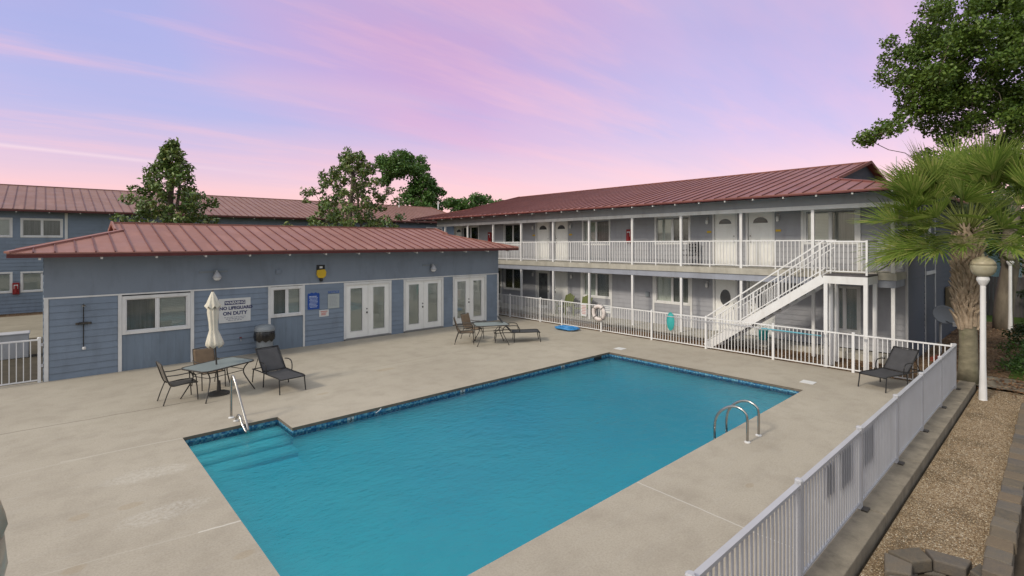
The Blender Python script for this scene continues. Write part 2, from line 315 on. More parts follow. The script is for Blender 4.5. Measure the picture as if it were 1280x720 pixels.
# ------------------------------------------------------------------ mesh builder
class MB:
    def __init__(s, T=None): s.v = []; s.f = []; s.T = T; s.mi = []; s.cur = 0
    def add(s, vs, fs):
        b = len(s.v)
        if s.T: vs = [s.T(*p) for p in vs]
        s.v += [tuple(p) for p in vs]; s.f += [tuple(b+i for i in f) for f in fs]; s.mi += [s.cur]*len(fs); return s
    def box(s, x0, x1, y0, y1, z0, z1):
        vs = [(x, y, z) for x in (x0, x1) for y in (y0, y1) for z in (z0, z1)]
        return s.add(vs, [(0, 1, 3, 2), (4, 6, 7, 5), (0, 4, 5, 1), (2, 3, 7, 6), (0, 2, 6, 4), (1, 5, 7, 3)])
    def quad(s, *p): return s.add(p, [tuple(range(len(p)))])
    def bar(s, p, q, w, h, up=(0, 0, 1)):
        p, q = Vector(p), Vector(q); d = (q-p).normalized(); up = Vector(up)
        r = d.cross(up)
        if r.length < 1e-4: r = d.cross(Vector((1, 0, 0)))
        r.normalize(); u = r.cross(d)
        vs = [a + r*(sx*w/2) + u*(sy*h/2) for a in (p, q) for sx, sy in ((-1, -1), (1, -1), (1, 1), (-1, 1))]
        return s.add(vs, [(3, 2, 1, 0), (4, 5, 6, 7), (0, 1, 5, 4), (1, 2, 6, 5), (2, 3, 7, 6), (3, 0, 4, 7)])
    def tube(s, pts, r, n=8, closed=False):
        pts = [Vector(p) for p in pts]; k = len(pts); rr = r if isinstance(r, (list, tuple)) else [r]*k
        rings = []; prev = None
        for i in range(k):
            if closed: d = pts[(i+1) % k]-pts[i-1]
            else: d = pts[min(i+1, k-1)]-pts[max(i-1, 0)]
            d.normalize()
            if prev is None:
                a = Vector((0, 0, 1)) if abs(d.z) < .9 else Vector((1, 0, 0)); x = d.cross(a).normalized()
            else: x = (prev - d*prev.dot(d)).normalized()
            y = d.cross(x); prev = x
            rings.append([pts[i]+x*(rr[i]*math.cos(2*math.pi*j/n))+y*(rr[i]*math.sin(2*math.pi*j/n)) for j in range(n)])
        vs = [p for g in rings for p in g]; fs = []
        for i in range(k if closed else k-1):
            a, b = i*n, ((i+1) % k)*n
            for j in range(n): fs.append((a+j, a+(j+1) % n, b+(j+1) % n, b+j))
        if not closed: fs += [tuple(range(n))[::-1], tuple(range((k-1)*n, k*n))]
        return s.add(vs, fs)
    def lathe(s, prof, c=(0, 0, 0), n=24, sx=1, sy=1):
        vs = [(c[0]+r*sx*math.cos(2*math.pi*j/n), c[1]+r*sy*math.sin(2*math.pi*j/n), c[2]+z) for r, z in prof for j in range(n)]
        fs = []
        for i in range(len(prof)-1):
            for j in range(n): fs.append((i*n+j, i*n+(j+1) % n, (i+1)*n+(j+1) % n, (i+1)*n+j))
        fs += [tuple(range(n))[::-1], tuple(range((len(prof)-1)*n, len(prof)*n))]
        return s.add(vs, fs)
    def prism(s, poly, ext):
        """closed outline of 3D points pushed along a vector"""
        poly = [Vector(p) for p in poly]; e = Vector(ext); n = len(poly)
        return s.add(poly+[p+e for p in poly], [tuple(range(n)), tuple(range(2*n-1, n-1, -1))]+[(i, n+i, n+(i+1) % n, (i+1) % n) for i in range(n)])
    def build(s, name, mat, parent=None, world=False, smooth=False, bevel=0, loc=None):
        off = Vector((0, 0, 0))
        if world and parent is not None:
            r = parent
            while r.parent: r = r.parent
            off = r.location
        if loc is not None: off = Vector(loc)
        me = bpy.data.meshes.new(name)
        me.from_pydata([tuple(Vector(p)-off) for p in s.v], [], s.f)
        mats = mat if isinstance(mat, (list, tuple)) else [mat]
        for m_ in mats: me.materials.append(m_)
        if len(mats) > 1: me.polygons.foreach_set('material_index', s.mi)
        bm_fix(me)
        if smooth: me.polygons.foreach_set('use_smooth', [True]*len(me.polygons))
        o = bpy.data.objects.new(name, me); col.objects.link(o)
        if parent is not None: o.parent = parent
        if loc is not None: o.location = loc
        if bevel:
            b = o.modifiers.new('Bevel', 'BEVEL'); b.width = bevel; b.segments = 2; b.limit_method = 'ANGLE'
        return o
import bmesh
def bm_fix(me):
    b = bmesh.new(); b.from_mesh(me); bmesh.ops.recalc_face_normals(b, faces=b.faces); b.to_mesh(me); b.free(); me.update()
def tag(o, label, cat, group=None):
    o['label'] = label; o['category'] = cat
    if group: o['group'] = group
    return o
def thing(name, label, cat, loc=(0, 0, 0), rotz=0, group=None):
    o = bpy.data.objects.new(name, None); col.objects.link(o); o.empty_display_size = .2
    o.location = loc; o.rotation_euler = (0, 0, rotz); return tag(o, label, cat, group)
def struct(o): o['kind'] = 'structure'; return o
def copy_tree(o, parent=None):
    c = o.copy(); col.objects.link(c); c.parent = parent
    for ch in list(o.children): copy_tree(ch, c)
    return c
def text_mesh(txt, size, mat, parent, T, name='lettering', bold=0.0, depth=.002):
    """flat lettering; T maps (u, v) text space to the parent's space"""
    cu = bpy.data.curves.new(name, 'FONT'); cu.body = txt; cu.size = size; cu.align_x = 'CENTER'; cu.align_y = 'CENTER'; cu.offset = bold; cu.resolution_u = 3
    tmp = bpy.data.objects.new(name+'_tmp', cu); col.objects.link(tmp)
    dg = bpy.context.evaluated_depsgraph_get(); me = bpy.data.meshes.new_from_object(tmp.evaluated_get(dg))
    bpy.data.objects.remove(tmp)
    for v in me.vertices: v.co = T(v.co.x, v.co.y)
    me.materials.clear(); me.materials.append(mat); me.name = name
    o = bpy.data.objects.new(name, me); col.objects.link(o); o.parent = parent; return o
def smoothpath(pts, n=6):
    """Catmull-Rom through the points"""
    pts = [Vector(p) for p in pts]; P = [pts[0]]+pts+[pts[-1]]; out = []
    for i in range(1, len(P)-2):
        for k in range(n):
            t = k/n; a, b, c, d = P[i-1], P[i], P[i+1], P[i+2]
            out.append(.5*((2*b)+(c-a)*t+(2*a-5*b+4*c-d)*t*t+(3*b-a-3*c+d)*t**3))
    out.append(pts[-1]); return out

# facade frames: (u along wall, n outward, z)
FP = lambda u, n, z: (u, 18.3-n, z)          # pool house front
FM = lambda u, n, z: (19.55-n, u, z)         # apartment block, walkway side
FE = lambda u, n, z: (u, 3.41-n, z)          # apartment block, end wall
FR = lambda u, n, z: (u, 37.0-n, z)          # rear block

def siding(mb, u0, u1, z0, z1, course, opens=(), lip=.02):
    """lap boards as real wedges, with openings left out"""
    nb = max(1, round((z1-z0)/course)); c = (z1-z0)/nb
    for i in range(nb):
        a, b = z0+i*c, z0+(i+1)*c; mid = (a+b)/2
        spans = [(u0, u1)]
        for (p, q, r, t) in opens:
            if r < mid < t:
                nsp = []
                for s0, s1 in spans:
                    if q <= s0 or p >= s1: nsp.append((s0, s1)); continue
                    if p > s0: nsp.append((s0, p))
                    if q < s1: nsp.append((q, s1))
                spans = nsp
        for s0, s1 in spans:
            mb.add([(s0, 0, b), (s1, 0, b), (s1, lip, a), (s0, lip, a), (s0, -.02, a), (s1, -.02, a), (s0, -.02, b), (s1, -.02, b)],
                   [(0, 1, 2, 3), (3, 2, 5, 4), (0, 3, 4, 6), (1, 7, 5, 2), (0, 6, 7, 1), (4, 5, 7, 6)])
def casing(F, root, u0, u1, z0, z1, w=.085, mat='trim', bottom=True, name='window_frame', d0=-.08, d1=.03):
    mb = MB(F)
    mb.box(u0-w, u0, d0, d1, z0-(w if bottom else 0), z1); mb.box(u1, u1+w, d0, d1, z0-(w if bottom else 0), z1)
    mb.box(u0-w, u1+w, d0, d1+.004, z1, z1+w)
    if bottom: mb.box(u0, u1, d0, d1+.002, z0-w, z0)
    return mb.build(name, M[mat], root, True)
def window(F, root, u0, u1, z0, z1, order='bd', w=.085, mat='trim'):
    """sliding window: a light blind behind one sash, a dark screen in the other"""
    fr = casing(F, root, u0, u1, z0, z1, w, mat, True, 'window')
    mb = MB(F); um = (u0+u1)/2
    mb.box(um-.025, um+.025, -.06, .005, z0, z1)
    for a, b in ((u0, um-.025), (um+.025, u1)):
        for (p, q, r, t) in ((a, a+.03, z0, z1), (b-.03, b, z0, z1), (a+.03, b-.03, z0, z0+.03), (a+.03, b-.03, z1-.03, z1)):
            mb.box(p, q, -.055, -.012, r, t)
    mb.build('sash', M['white'], fr)
    for k, (a, b) in enumerate(((u0+.03, um-.055), (um+.055, u1-.03))):
        g = MB(F).box(a, b, -.036, -.032, z0+.03, z1-.03)
        g.build('pane', M['glass' if order[k] == 'b' else 'screen'], fr)
        MB(F).box(a-.03, b+.03, -.10, -.09, z0, z1).build('blind' if order[k] == 'b' else 'curtain', M['blind' if order[k] == 'b' else 'curtain'], fr)
    for o in fr.children:   # children were built in world space
        o.data.transform(Matrix.Translation(-root.location))
    return fr
M['curtain'] = paint('dim_curtain', (.40, .40, .37), .25, .9, scale=3, stretch=(6, 6, .3))

def door(F, root, u0, u1, z0, z1, style='fan', hinge=1, mat='trim'):
    fr = casing(F, root, u0, u1, z0, z1, .08, mat, False, 'door_frame')
    leaf = MB(F); leaf.box(u0+.004, u1-.004, -.07, -.02, z0+.015, z1-.004)
    um = (u0+u1)/2; W = u1-u0; H = z1-z0
    if style in ('fan',):
        for a, b in ((u0+.12*W, um-.05*W), (um+.05*W, u1-.12*W)):
            for c, d in ((.08, .38), (.43, .74)):
                leaf.box(a, b, -.02, -.012, z0+c*H, z0+d*H); leaf.box(a+.04, b-.04, -.012, -.006, z0+c*H+.04, z0+d*H-.04)
    elif style == 'oval':
        leaf.box(u0+.13*W, u1-.13*W, -.02, -.010, z0+.06*H, z0+.26*H)
    lo = leaf.build('door', M['door'], root, True)
    g = MB(F)
    if style == 'fan':
        g.prism([(um+.30*W*math.cos(t), -.018, z0+.80*H+.30*W*.8*math.sin(t)) for t in np.linspace(0, math.pi, 13)], (0, .008, 0))
    elif style == 'oval':
        g.prism([(um+.25*W*math.cos(t), -.018, z0+.66*H+.155*H*1.0*math.sin(t)) for t in np.linspace(0, 2*math.pi, 20, endpoint=False)], (0, .012, 0))
    elif style == 'storm':
        g.box(u0+.14*W, u1-.14*W, -.022, -.012, z0+.10*H, z0+.93*H)
    if style != 'plain':
        p = g.build('pane', M['doorglass'] if style != 'storm' else M['screenblack'], lo, True)
    hu = u0+.07 if hinge > 0 else u1-.07
    h = MB(F); h.lathe([(.03, 0), (.03, .05)], (hu, -.02, z0+.46*H), 10); h.lathe([(.025, 0), (.025, .05)], (hu, -.02, z0+.55*H), 8)
    h.box(hu-.02, hu+.02, -.02, .03, z0+.45*H, z0+.49*H)
    h.build('handle', M['steel'], lo, True)
    MB(F).box(u0, u1, -.07, .02, z0-.03, z0+.012).build('threshold', M['threshold'], fr, True)
    return lo
M['doorglass'] = paint('dark_glazing', (.07, .075, .085), .3, .15, spec=.6, scale=3)
M['screenblack'] = paint('storm_screen', (.11, .115, .12), .2, .3, spec=.5)
def french_door(F, root, u0, u1, z0, z1):
    fr = casing(F, root, u0, u1, z0, z1, .09, 'trim', False, 'door_frame')
    um = (u0+u1)/2
    for k, (a, b) in enumerate(((u0+.004, um-.004), (um+.004, u1-.004))):
        W = b-a; ga, gb = (a+.20*W, b-.27*W) if k == 0 else (a+.24*W, b-.22*W); gz0, gz1 = z0+.26, z1-.14
        mb = MB(F)
        mb.box(a, ga, -.06, -.015, z0+.02, z1-.004); mb.box(gb, b, -.06, -.015, z0+.02, z1-.004)
        mb.box(ga, gb, -.06, -.015, z0+.02, gz0); mb.box(ga, gb, -.06, -.015, gz1, z1-.004)
        lo = mb.build('door', M['door'], root, True)
        MB(F).box(ga, gb, -.04, -.036, gz0, gz1).build('pane', M['glass'], lo, True)
        MB(F).box(ga-.02, gb+.02, -.075, -.065, gz0-.02, gz1+.02).build('blind', M['blind'], lo, True)
        be = MB(F)
        for (p, q, r, t) in ((ga-.02, ga, gz0-.02, gz1+.02), (gb, gb+.02, gz0-.02, gz1+.02), (ga, gb, gz0-.02, gz0), (ga, gb, gz1, gz1+.02)): be.box(p, q, -.015, -.006, r, t)
        be.build('glazing_bead', M['white'], lo, True)
        hu = b-.05 if k == 0 else a+.05
        if k == 0:
            h = MB(F); h.box(hu-.02, hu+.02, -.015, .02, z0+.90, z0+.96); h.box(hu-.018, hu+.018, -.015, .01, z0+1.05, z0+1.09); h.build('handle', M['black'], lo, True)
    MB(F).box(u0-.05, u1+.05, -.06, .05, z0-.05, z0+.016).build('threshold', M['threshold'], fr, True)

def wall_lamp(F, u, z, label, parent=None, jar=True):
    """small jar lamp on the wall: part of the building"""
    mb = MB(F); mb.box(u-.05, u+.05, .0, .06, z+.06, z+.14)
    o = mb.build('wall_lamp', M['trimgrey'], parent, True)
    MB(F).lathe([(.035, .07), (.055, .04), (.055, -.08), (.03, -.12)], (u, .09, z), 12).build('lamp_glass', M['white'], o, True, True)
    return o

# ------------------------------------------------------------------ roofs
def dutch_roof(root, mat, a0, a1, b0, b1, z, slope, t, swap, ribs=.41, gable_mat=None, fascia=.13, caps=True, over=.18, tails=1.2, tailmat='trim', start=0.0):
    """ridge runs along a; eaves rectangle a0..a1 x b0..b1 at height z; the hips rise for t, then a small gable closes each end"""
    P = (lambda a, b, zz: (b, a, zz)) if swap else (lambda a, b, zz: (a, b, zz))
    bm_ = (b0+b1)/2; zr = z+slope*(bm_-b0); zt = z+slope*t; th = .035
    mb = MB()
    def sheet(poly): mb.prism([P(*p) for p in poly], (0, 0, -th))
    go = over
    # bent flat panels: each main slope in two pieces (lower trapezoid, upper rectangle)
    for s in (0, 1):
        bb = (lambda x: b0+x) if s == 0 else (lambda x: b1-x); hw = bm_-b0
        sheet([(a0, bb(0), z), (a1, bb(0), z), (a1-t, bb(t), zt), (a0+t, bb(t), zt)])
        sheet([(a0+t-go, bb(t), zt), (a1-t+go, bb(t), zt), (a1-t+go, bb(hw), zr), (a0+t-go, bb(hw), zr)])
    sheet([(a0, b0, z), (a0+t, b0+t, zt), (a0+t, b1-t, zt), (a0, b1, z)])
    sheet([(a1, b0, z), (a1-t, b0+t, zt), (a1-t, b1-t, zt), (a1, b1, z)])
    r = mb.build('roof', mat, root, True)
    h = .034; w = .026; e = .012
    n = int((a1-a0)/ribs)
    for s in (0, 1):
        rb = MB()
        for i in range(n+1):
            a = a0+start+.02+i*ribs
            if a > a1-.02: break
            d = min(a-a0, a1-a)
            bb = (lambda x: b0+x) if s == 0 else (lambda x: b1-x); hw = bm_-b0
            end = hw if d > t-go else d
            if end < .1: continue
            rb.bar(P(a, bb(-.01), z+e), P(a, bb(end), z+slope*end+e), w, h)
        rb.build('seam', M['seam'], r, True)
    rb = MB(); rb2 = MB()
    for i in range(int((b1-b0)/ribs)+1):
        b = b0+.02+i*ribs; d = min(b-b0, b1-b, t)
        if d < .1 or b > b1: continue
        rb.bar(P(a0-.01, b, z+e), P(a0+d, b, z+slope*d+e), w, h); rb2.bar(P(a1+.01, b, z+e), P(a1-d, b, z+slope*d+e), w, h)
    rb.build('seam', M['seam'], r, True); rb2.build('seam', M['seam'], r, True)
    cp = MB()
    cp.bar(P(a0+t-go, bm_, zr+.01), P(a1-t+go, bm_, zr+.01), .16, .05)
    for (aa, sg) in ((a0, 1), (a1, -1)):
        for (bb_, sb) in ((b0, 1), (b1, -1)):
            cp.bar(P(aa, bb_, z+.015), P(aa+sg*t, bb_+sb*t, zt+.015), .14, .05)
            cp.bar(P(aa+sg*(t-go), bb_+sb*t, zt+.005), P(aa+sg*(t-go), bm_, zr+.005), .05, .11)
        cp.bar(P(aa+sg*t, b0+t, zt+.02), P(aa+sg*t, b1-t, zt+.02), .12, .04)
    cp.build('ridge_cap', mat, r, True)
    for aa, sg in ((a0, 1), (a1, -1)):
        gm = MB(); gm.prism([P(aa+sg*(t+.05), b0+t, zt), P(aa+sg*(t+.05), b1-t, zt), P(aa+sg*(t+.05), bm_, zr-.04)], P(sg*.08, 0, 0))
        gm.build('gable', gable_mat or M['siding_end'], r, True)
    fm = MB(); f = .03
    for (aa0, aa1, c0, c1) in ((a0, a1, b0, b0+f), (a0, a1, b1-f, b1), (a0, a0+f, b0+f, b1-f), (a1-f, a1, b0+f, b1-f)):
        lo = P(aa0, c0, 0); hi = P(aa1, c1, 0)
        fm.box(min(lo[0], hi[0]), max(lo[0], hi[0]), min(lo[1], hi[1]), max(lo[1], hi[1]), z-fascia, z-th-.003)
    fm.build('fascia', M['darkred'], r, True)
    if tails:
        k = int((a1-a0-1)/tails)
        for i in range(k+1):
            a = a0+.6+i*(a1-a0-1.2)/k
            for bb_, sg in ((b0, 1),):
                tm = MB(); p = P(a, bb_+sg*.035, z-fascia-.01); q = P(a, bb_+sg*.6, z-fascia+.10)
                tm.bar(p, q, .05, .10); tm.build('rafter_tail', M[tailmat], r, True)
    return r, zr

# ================================================================== GROUND
def sheet(name, rects, z, mat, kind='structure'):
    mb = MB()
    for x0, x1, y0, y1 in rects: mb.quad((x0, y0, z), (x1, y0, z), (x1, y1, z), (x0, y1, z))
    o = mb.build(name, mat); o['kind'] = kind; return o
struct(MB().quad((-500, -500, -2.2), (700, -500, -2.2), (700, 700, -2.2), (-500, 700, -2.2)).build('terrain', M['soil']))
PX0, PX1, PY0, PY1, PYA, PXA = 1.93, 13.97, 4.52, 10.45, 11.32, 3.64
# ground sheet with the pool pit left out
sheet('ground', [(-300, 1.5, -300, 300), (14.4, 400, -300, 300), (1.5, 14.4, -300, 4.1), (1.5, 14.4, 11.7, 300)], -.22, M['soil'])
deck = sheet('pool_deck', [(-14, PX0, 2.03, 18.45), (PX0, PX1, 2.03, PY0), (PX1, 16.93, 2.03, 18.45), (15.7, 16.93, 18.45, 22),
                           (PX0, PX1, PYA, 18.45), (PXA, PX1, PY1, PYA)], 0, M['deck'])
# deck edge over the water
rim = MB(); outline = [(PX0, PY0), (PX1, PY0), (PX1, PY1), (PXA, PY1), (PXA, PYA), (PX0, PYA)]
for i in range(6):
    (x0, y0), (x1, y1) = outline[i], outline[(i+1) % 6]
    d = Vector((x1-x0, y1-y0, 0)).normalized(); o = Vector((d.y, -d.x, 0))*.06
    rim.quad((x0, y0, -.001), (x1, y1, -.001), (x1, y1, -.06), (x0, y0, -.06))
    rim.quad((x0, y0, -.06), (x1, y1, -.06), (x1+o.x, y1+o.y, -.06), (x0+o.x, y0+o.y, -.06))
pool = thing('swimming_pool', 'turquoise in-ground swimming pool with blue tiled waterline in the concrete deck', 'swimming pool', (PX0, PY0, 0))
rim.build('coping', M['coping'], pool, True)
bs = MB()
def fz(x): return -.50 - max(0, min(1, (x-3)/7))*.14
B0, B1, BA = PY0-.03, PY1+.03, PYA+.03
X0, X1, XA = PX0-.03, PX1+.03, PXA+.03
def fz(x, y):
    # floor slopes to a deeper part, with coved sides
    f = max(0, min(1, (x-2.5)/7)); deep = .46+.30*f*f*(3-2*f)
    d = min(x-X0, X1-x, y-B0, B1-y if x > XA-.02 else 9); c = min(1, max(0, d)/1.15)
    return -(.24+(deep-.24)*(1-(1-c)**2.4))
gx = [X0+v for v in (0, .06, .15, .3, .5, .8, 1.15)]+list(np.linspace(X0+1.7, X1-1.7, 18))+[X1-v for v in (1.15, .8, .5, .3, .15, .06, 0)]
gx = sorted(gx+[XA-.03, XA+.001])
gy = [B0+v for v in (0, .06, .15, .3, .5, .8, 1.15)]+list(np.linspace(B0+1.7, B1-1.7, 6))+[B1-v for v in (1.15, .8, .5, .3, .15, .06, 0)]
bs.add([(x, y, fz(x, y)) for x in gx for y in gy], [(a*len(gy)+b, (a+1)*len(gy)+b, (a+1)*len(gy)+b+1, a*len(gy)+b+1) for a in range(len(gx)-1) for b in range(len(gy)-1)])
def wallq(x0, y0, x1, y1): bs.quad((x0, y0, -.05), (x1, y1, -.05), (x1, y1, -.24 if x0 > XA+.1 or x1 > XA+.1 else -.8), (x0, y0, -.24 if x0 > XA+.1 or x1 > XA+.1 else -.8))
wallq(X0, B0, X1, B0); wallq(X1, B0, X1, B1); wallq(X1, B1, XA, B1); wallq(XA, B1, XA, BA); wallq(XA, BA, X0, BA); wallq(X0, BA, X0, B0)
bs.quad((X0, B1, -.5), (XA, B1, -.5), (XA, BA, -.5), (X0, BA, -.5))
bs.build('basin', M['plaster'], pool, True, smooth=True)
stp = MB(); yy = BA
for k, (dpt, zt) in enumerate(((.42, -.20), (.38, -.28), (.38, -.36))):
    stp.prism([(X0+.01, yy, -.8), (X0+.01, yy-dpt, -.8), (X0, yy-dpt, zt-.04), (X0, yy-dpt+.04, zt), (X0, yy, zt)], (XA-X0, 0, 0)); yy -= dpt
stp.build('steps', M['plaster'], pool, True)
tb = MB(); e = .004
def tq(x0, y0, x1, y1):
    d = Vector((x1-x0, y1-y0, 0)).normalized(); o = Vector((-d.y, d.x, 0))*e
    tb.quad((x0+o.x, y0+o.y, -.062), (x1+o.x, y1+o.y, -.062), (x1+o.x, y1+o.y, -.20), (x0+o.x, y0+o.y, -.20))
tq(X0, B0, X1, B0); tq(X1, B0, X1, B1); tq(X1, B1, XA, B1); tq(XA, B1, XA, BA); tq(XA, BA, X0, BA); tq(X0, BA, X0, B0)
tb.build('tile_band', M['tile'], pool, True)
def marker(x, txt, label):
    mk = MB().box(x-.075, x+.075, B1-.012, B1-.006, -.19, -.075).build('depth_marker', M['paper'], pool, True)
    if label: mk['label'] = label
    text_mesh(txt, .12, M['black'], mk, lambda u, v: Vector((x+u, B1-.014, -.132+v))-pool.location, 'numeral', .002)
marker(4.87, '3', 'white depth tile reading 3'); marker(7.87, '5', 'white depth tile at mid length'); marker(11.67, '8', 'white depth tile near the far corner')
sk = MB(); sk.box(13.2, 13.55, B1-.03, B1-.004, -.16, -.07); sk.build('skimmer_mouth', M['dark'], pool, True)
rj = MB(); rj.tube(smoothpath([(5.45, B1-.02, -.12), (5.55, B1-.03, -.06), (5.58, B1-.02, -.03)]), .012, 6); rj.build('ladder_bracket', M['white'], pool, True)
W = MB(); zw = -.115; i3 = .026
WX0, WX1, WXA, WY0, WY1, WYA = X0+i3, X1-i3, XA-i3, B0+i3, B1-i3, BA-i3
poly = [(WX0, WY0), (WX1, WY0), (WX1, WY1), (WXA, WY1), (WXA, WYA), (WX0, WYA)]
W.add([(*p, zw) for p in poly]+[(*p, -1.1) for p in poly], [tuple(range(6))]); W.cur = 1
W.f += [tuple(range(11, 5, -1))]+[(i, 6+i, 6+(i+1) % 6, (i+1) % 6) for i in range(6)]; W.mi += [1]*7
struct(W.build('water', [M['water'], M['waterside']]))
for x, y, lab in ((14.82, 4.68, 'white skimmer lid set in the deck off the near pool corner'), (14.68, 10.53, 'white skimmer lid set in the deck off the far pool corner')):
    mb = MB(); mb.box(-.16, .16, -.16, .16, .002, .012); o = mb.build('skimmer_lid', M['trim'], pool, bevel=.004); o.location = (x-PX0, y-PY0, 0)

# kerb under the right fence, gravel strip, paths
kb = MB(); xk = -6.
while xk < 17.6:
    kb.box(xk, xk+2.385, 1.70, 2.026, -.3, .012); xk += 2.4
struct(kb.build('kerb', M['kerb'], bevel=.012))
sheet('gravel_strip', [(-8, 7.0, .66, 1.655), (7.8, 18.2, .66, 1.655), (7.0, 7.8, 1.28, 1.655)], -.15, M['gravel'])
sheet('path', [(18.2, 19.7, -2, 2.4)], -.095, M['kerb'])
sheet('side_bed', [(19.7, 33, 1.2, 3.41)], -.09, M['mulch'])
sheet('mulch_bed', [(16.95, 18.32, 2.3, 30), (18.32, 19.6, 3.0, 7.0), (18.32, 19.7, 2.4, 3.0), (16.95, 18.2, 2.03, 2.3)], -.03, M['mulch'])
sheet('lawn', [(19.7, 60, -40, 1.2)], -.10, M['lawn'])
sheet('side_lawn', [(33, 60, 1.2, 40)], -.10, M['lawn'])
sheet('rear_yard', [(-20, 16.9, 18.45, 27.2)], -.03, M['asphalt'])
sheet('driveway', [(-20, .15, 27.2, 35.6)], -.03, M['drive'])
sheet('rear_grass', [(.15, 16.9, 27.2, 35.6)], -.03, M['grass'])
sheet('rear_bed', [(-20, 34, 35.6, 37.1)], -.03, M['mulch'])
wk = MB(); wk.box(18.15, 19.6, 7.0, 27, .09, .17); wk.box(18.30, 19.6, 7.05, 27, -.1, .088); wk.box(18.9, 19.6, 3.4, 7.0, -.1, .17)
struct(wk.build('walkway', M['slab'], bevel=.01))

# loose chips on the gravel and leaf litter (nobody could count them)
def scatter(name, n, region, mat, smin, smax, z, flat=.5, leaf=False):
    V = []; F = []
    for i in range(n):
        x, y = region(); a = random.random()*6.28; s = random.uniform(smin, smax)
        if leaf:
            d = Vector((math.cos(a), math.sin(a), random.uniform(-.3, .3)))*s; p = Vector((-math.sin(a), math.cos(a), random.uniform(-.3, .3)))*s*.45
            c = Vector((x, y, z+.01+random.random()*.02)); b = len(V); V += [c-d, c+p, c+d, c-p]; F.append((b, b+1, b+2, b+3))
        else:
            b = len(V); c = Vector((x, y, z))
            for k in range(4):
                t = a+k*1.57+random.uniform(-.4, .4); V.append(c+Vector((math.cos(t)*s*random.uniform(.6, 1.2), math.sin(t)*s*random.uniform(.5, 1), random.uniform(-.2, .4)*s*flat)))
            V.append(c+Vector((0, 0, s*flat*random.uniform(.7, 1.4)))); F += [(b, b+1, b+4), (b+1, b+2, b+4), (b+2, b+3, b+4), (b+3, b, b+4)]
    mb = MB(); mb.v = [tuple(v) for v in V]; mb.f = F; mb.mi = [0]*len(F); o = mb.build(name, mat); o['kind'] = 'stuff'; return o
def chip_spot():
    while True:
        x, y = 5.6+12.4*random.random()**1.3, random.uniform(.71, 1.64)
        if (x-7.4)**2+(y-.88)**2 > .60**2: return x, y
scatter('gravel_chips', 22000, chip_spot, M['chip'], .005, .014, -.148)
scatter('leaf_litter', 2600, lambda: (random.uniform(16.98, 19.5), random.uniform(3.2, 15)) if random.random() < .6 else (random.uniform(19.5, 30), random.uniform(1.3, 3.35)), M['litter'], .03, .07, -.03, leaf=True)
scatter('fallen_leaves', 500, lambda: (random.gauss(18.9, .7), random.gauss(.95, .35)), M['litter'], .025, .06, -.09, leaf=True)

# stone edging: two courses of blocks that end in a round planter ring
blk = []
def block(L_, D_, H_, taper=0):
    mb = MB(); j = lambda: random.uniform(-.008, .008)
    vs = [(-L_/2+taper+j(), -D_/2+j(), 0), (L_/2-taper+j(), -D_/2+j(), 0), (L_/2+j(), D_/2+j(), 0), (-L_/2+j(), D_/2+j(), 0)]
    vs += [(x*.985+j()*.5, y*.97+j()*.5, H_+j()*.4) for x, y, z in vs]
    mb.add(vs, [(0, 3, 2, 1), (4, 5, 6, 7), (0, 1, 5, 4), (1, 2, 6, 5), (2, 3, 7, 6), (3, 0, 4, 7)]); return mb
x = 7.72; k = 0
LBL1 = 'rough tan and grey stone block laid in the straight edging along the gravel'
while x < 16.2:
    w = random.uniform(.30, .36)
    o = block(w-.006, .245, .15).build('edging_block', M['paver'], bevel=.014); o.location = (x+w/2, .575+random.uniform(-.008, .008)+.012*(x-7.7)*.8, -.10); o.rotation_euler = (0, 0, random.uniform(-.03, .03)); tag(o, LBL1, 'stone block', 'straight edging blocks')
    if x < 9.4:
        o = block(w-.006, .22, .148).build('edging_block', M['paver'], bevel=.01); o.location = (x+w/2-.1, .575+.012*(x-7.7)*.8, -.25); tag(o, LBL1, 'stone block', 'straight edging blocks')
    x += w
rc = (7.40, .88); nb = 8
for k in range(nb):
    a = 2*math.pi*k/nb+.2
    for c in range(2):
        aa = a+(c*math.pi/nb)
        p = (rc[0]+.49*math.cos(aa), rc[1]+.49*math.sin(aa))
        o = block(.45 if c == 0 else .40, .26, .145, .085).build('edging_block', M['paver'], bevel=.018); o.location = (*p, -.185 if c == 0 else -.33); o.rotation_euler = (0, 0, aa-math.pi/2)
        tag(o, 'rounded grey stone block laid in the planter ring by the fence', 'stone block', 'planter ring blocks')
struct(sheet('planter_soil', [(6.9, 7.9, .4, 1.4)], -.215, M['soil']))

# ================================================================== POOL HOUSE
ph = thing('pool_house', 'low blue grey pool house with hipped red metal roof and three french doors', 'pool house', (0, 18.3, 0))
X1p = 15.85
opens = [(1.70, 3.27, 1.10, 2.06), (5.72, 6.68, 1.18, 2.08), (8.33, 10.12, -.1, 2.09), (10.85, 12.62, -.1, 2.09), (13.30, 15.02, -.1, 2.09)]
for a, b in ((.1, 1.55), (3.42, 5.58), (6.80, 8.24), (10.21, 10.76), (12.71, 13.21), (15.11, X1p-.08)):
    wl = MB(FP); siding(wl, a, b, 0, 2.17, .178); w_ = wl.build('wall', M['siding'], ph, True)
for a, b, zt_ in ((1.64, 3.33, 1.02), (5.66, 6.74, 1.10)):
    pl = MB(FP); pl.box(a, b, -.05, -.004, 0, zt_)
    for x in np.arange(a+.1, b-.03, .2): pl.box(x, x+.012, -.004, .0, 0, zt_-.02)
    pl.build('lower_panel', M['plywood'], ph, True)
ub = MB(FP); ub.box(.0, X1p, -.05, .004, 2.215, 3.34)
ub.build('upper_band', M['siding_band'], w_, True)
tr = MB(FP)
tr.box(.0, .09, -.03, .028, 0, 2.172); tr.box(X1p-.075, X1p, -.03, .028, 0, 2.172)
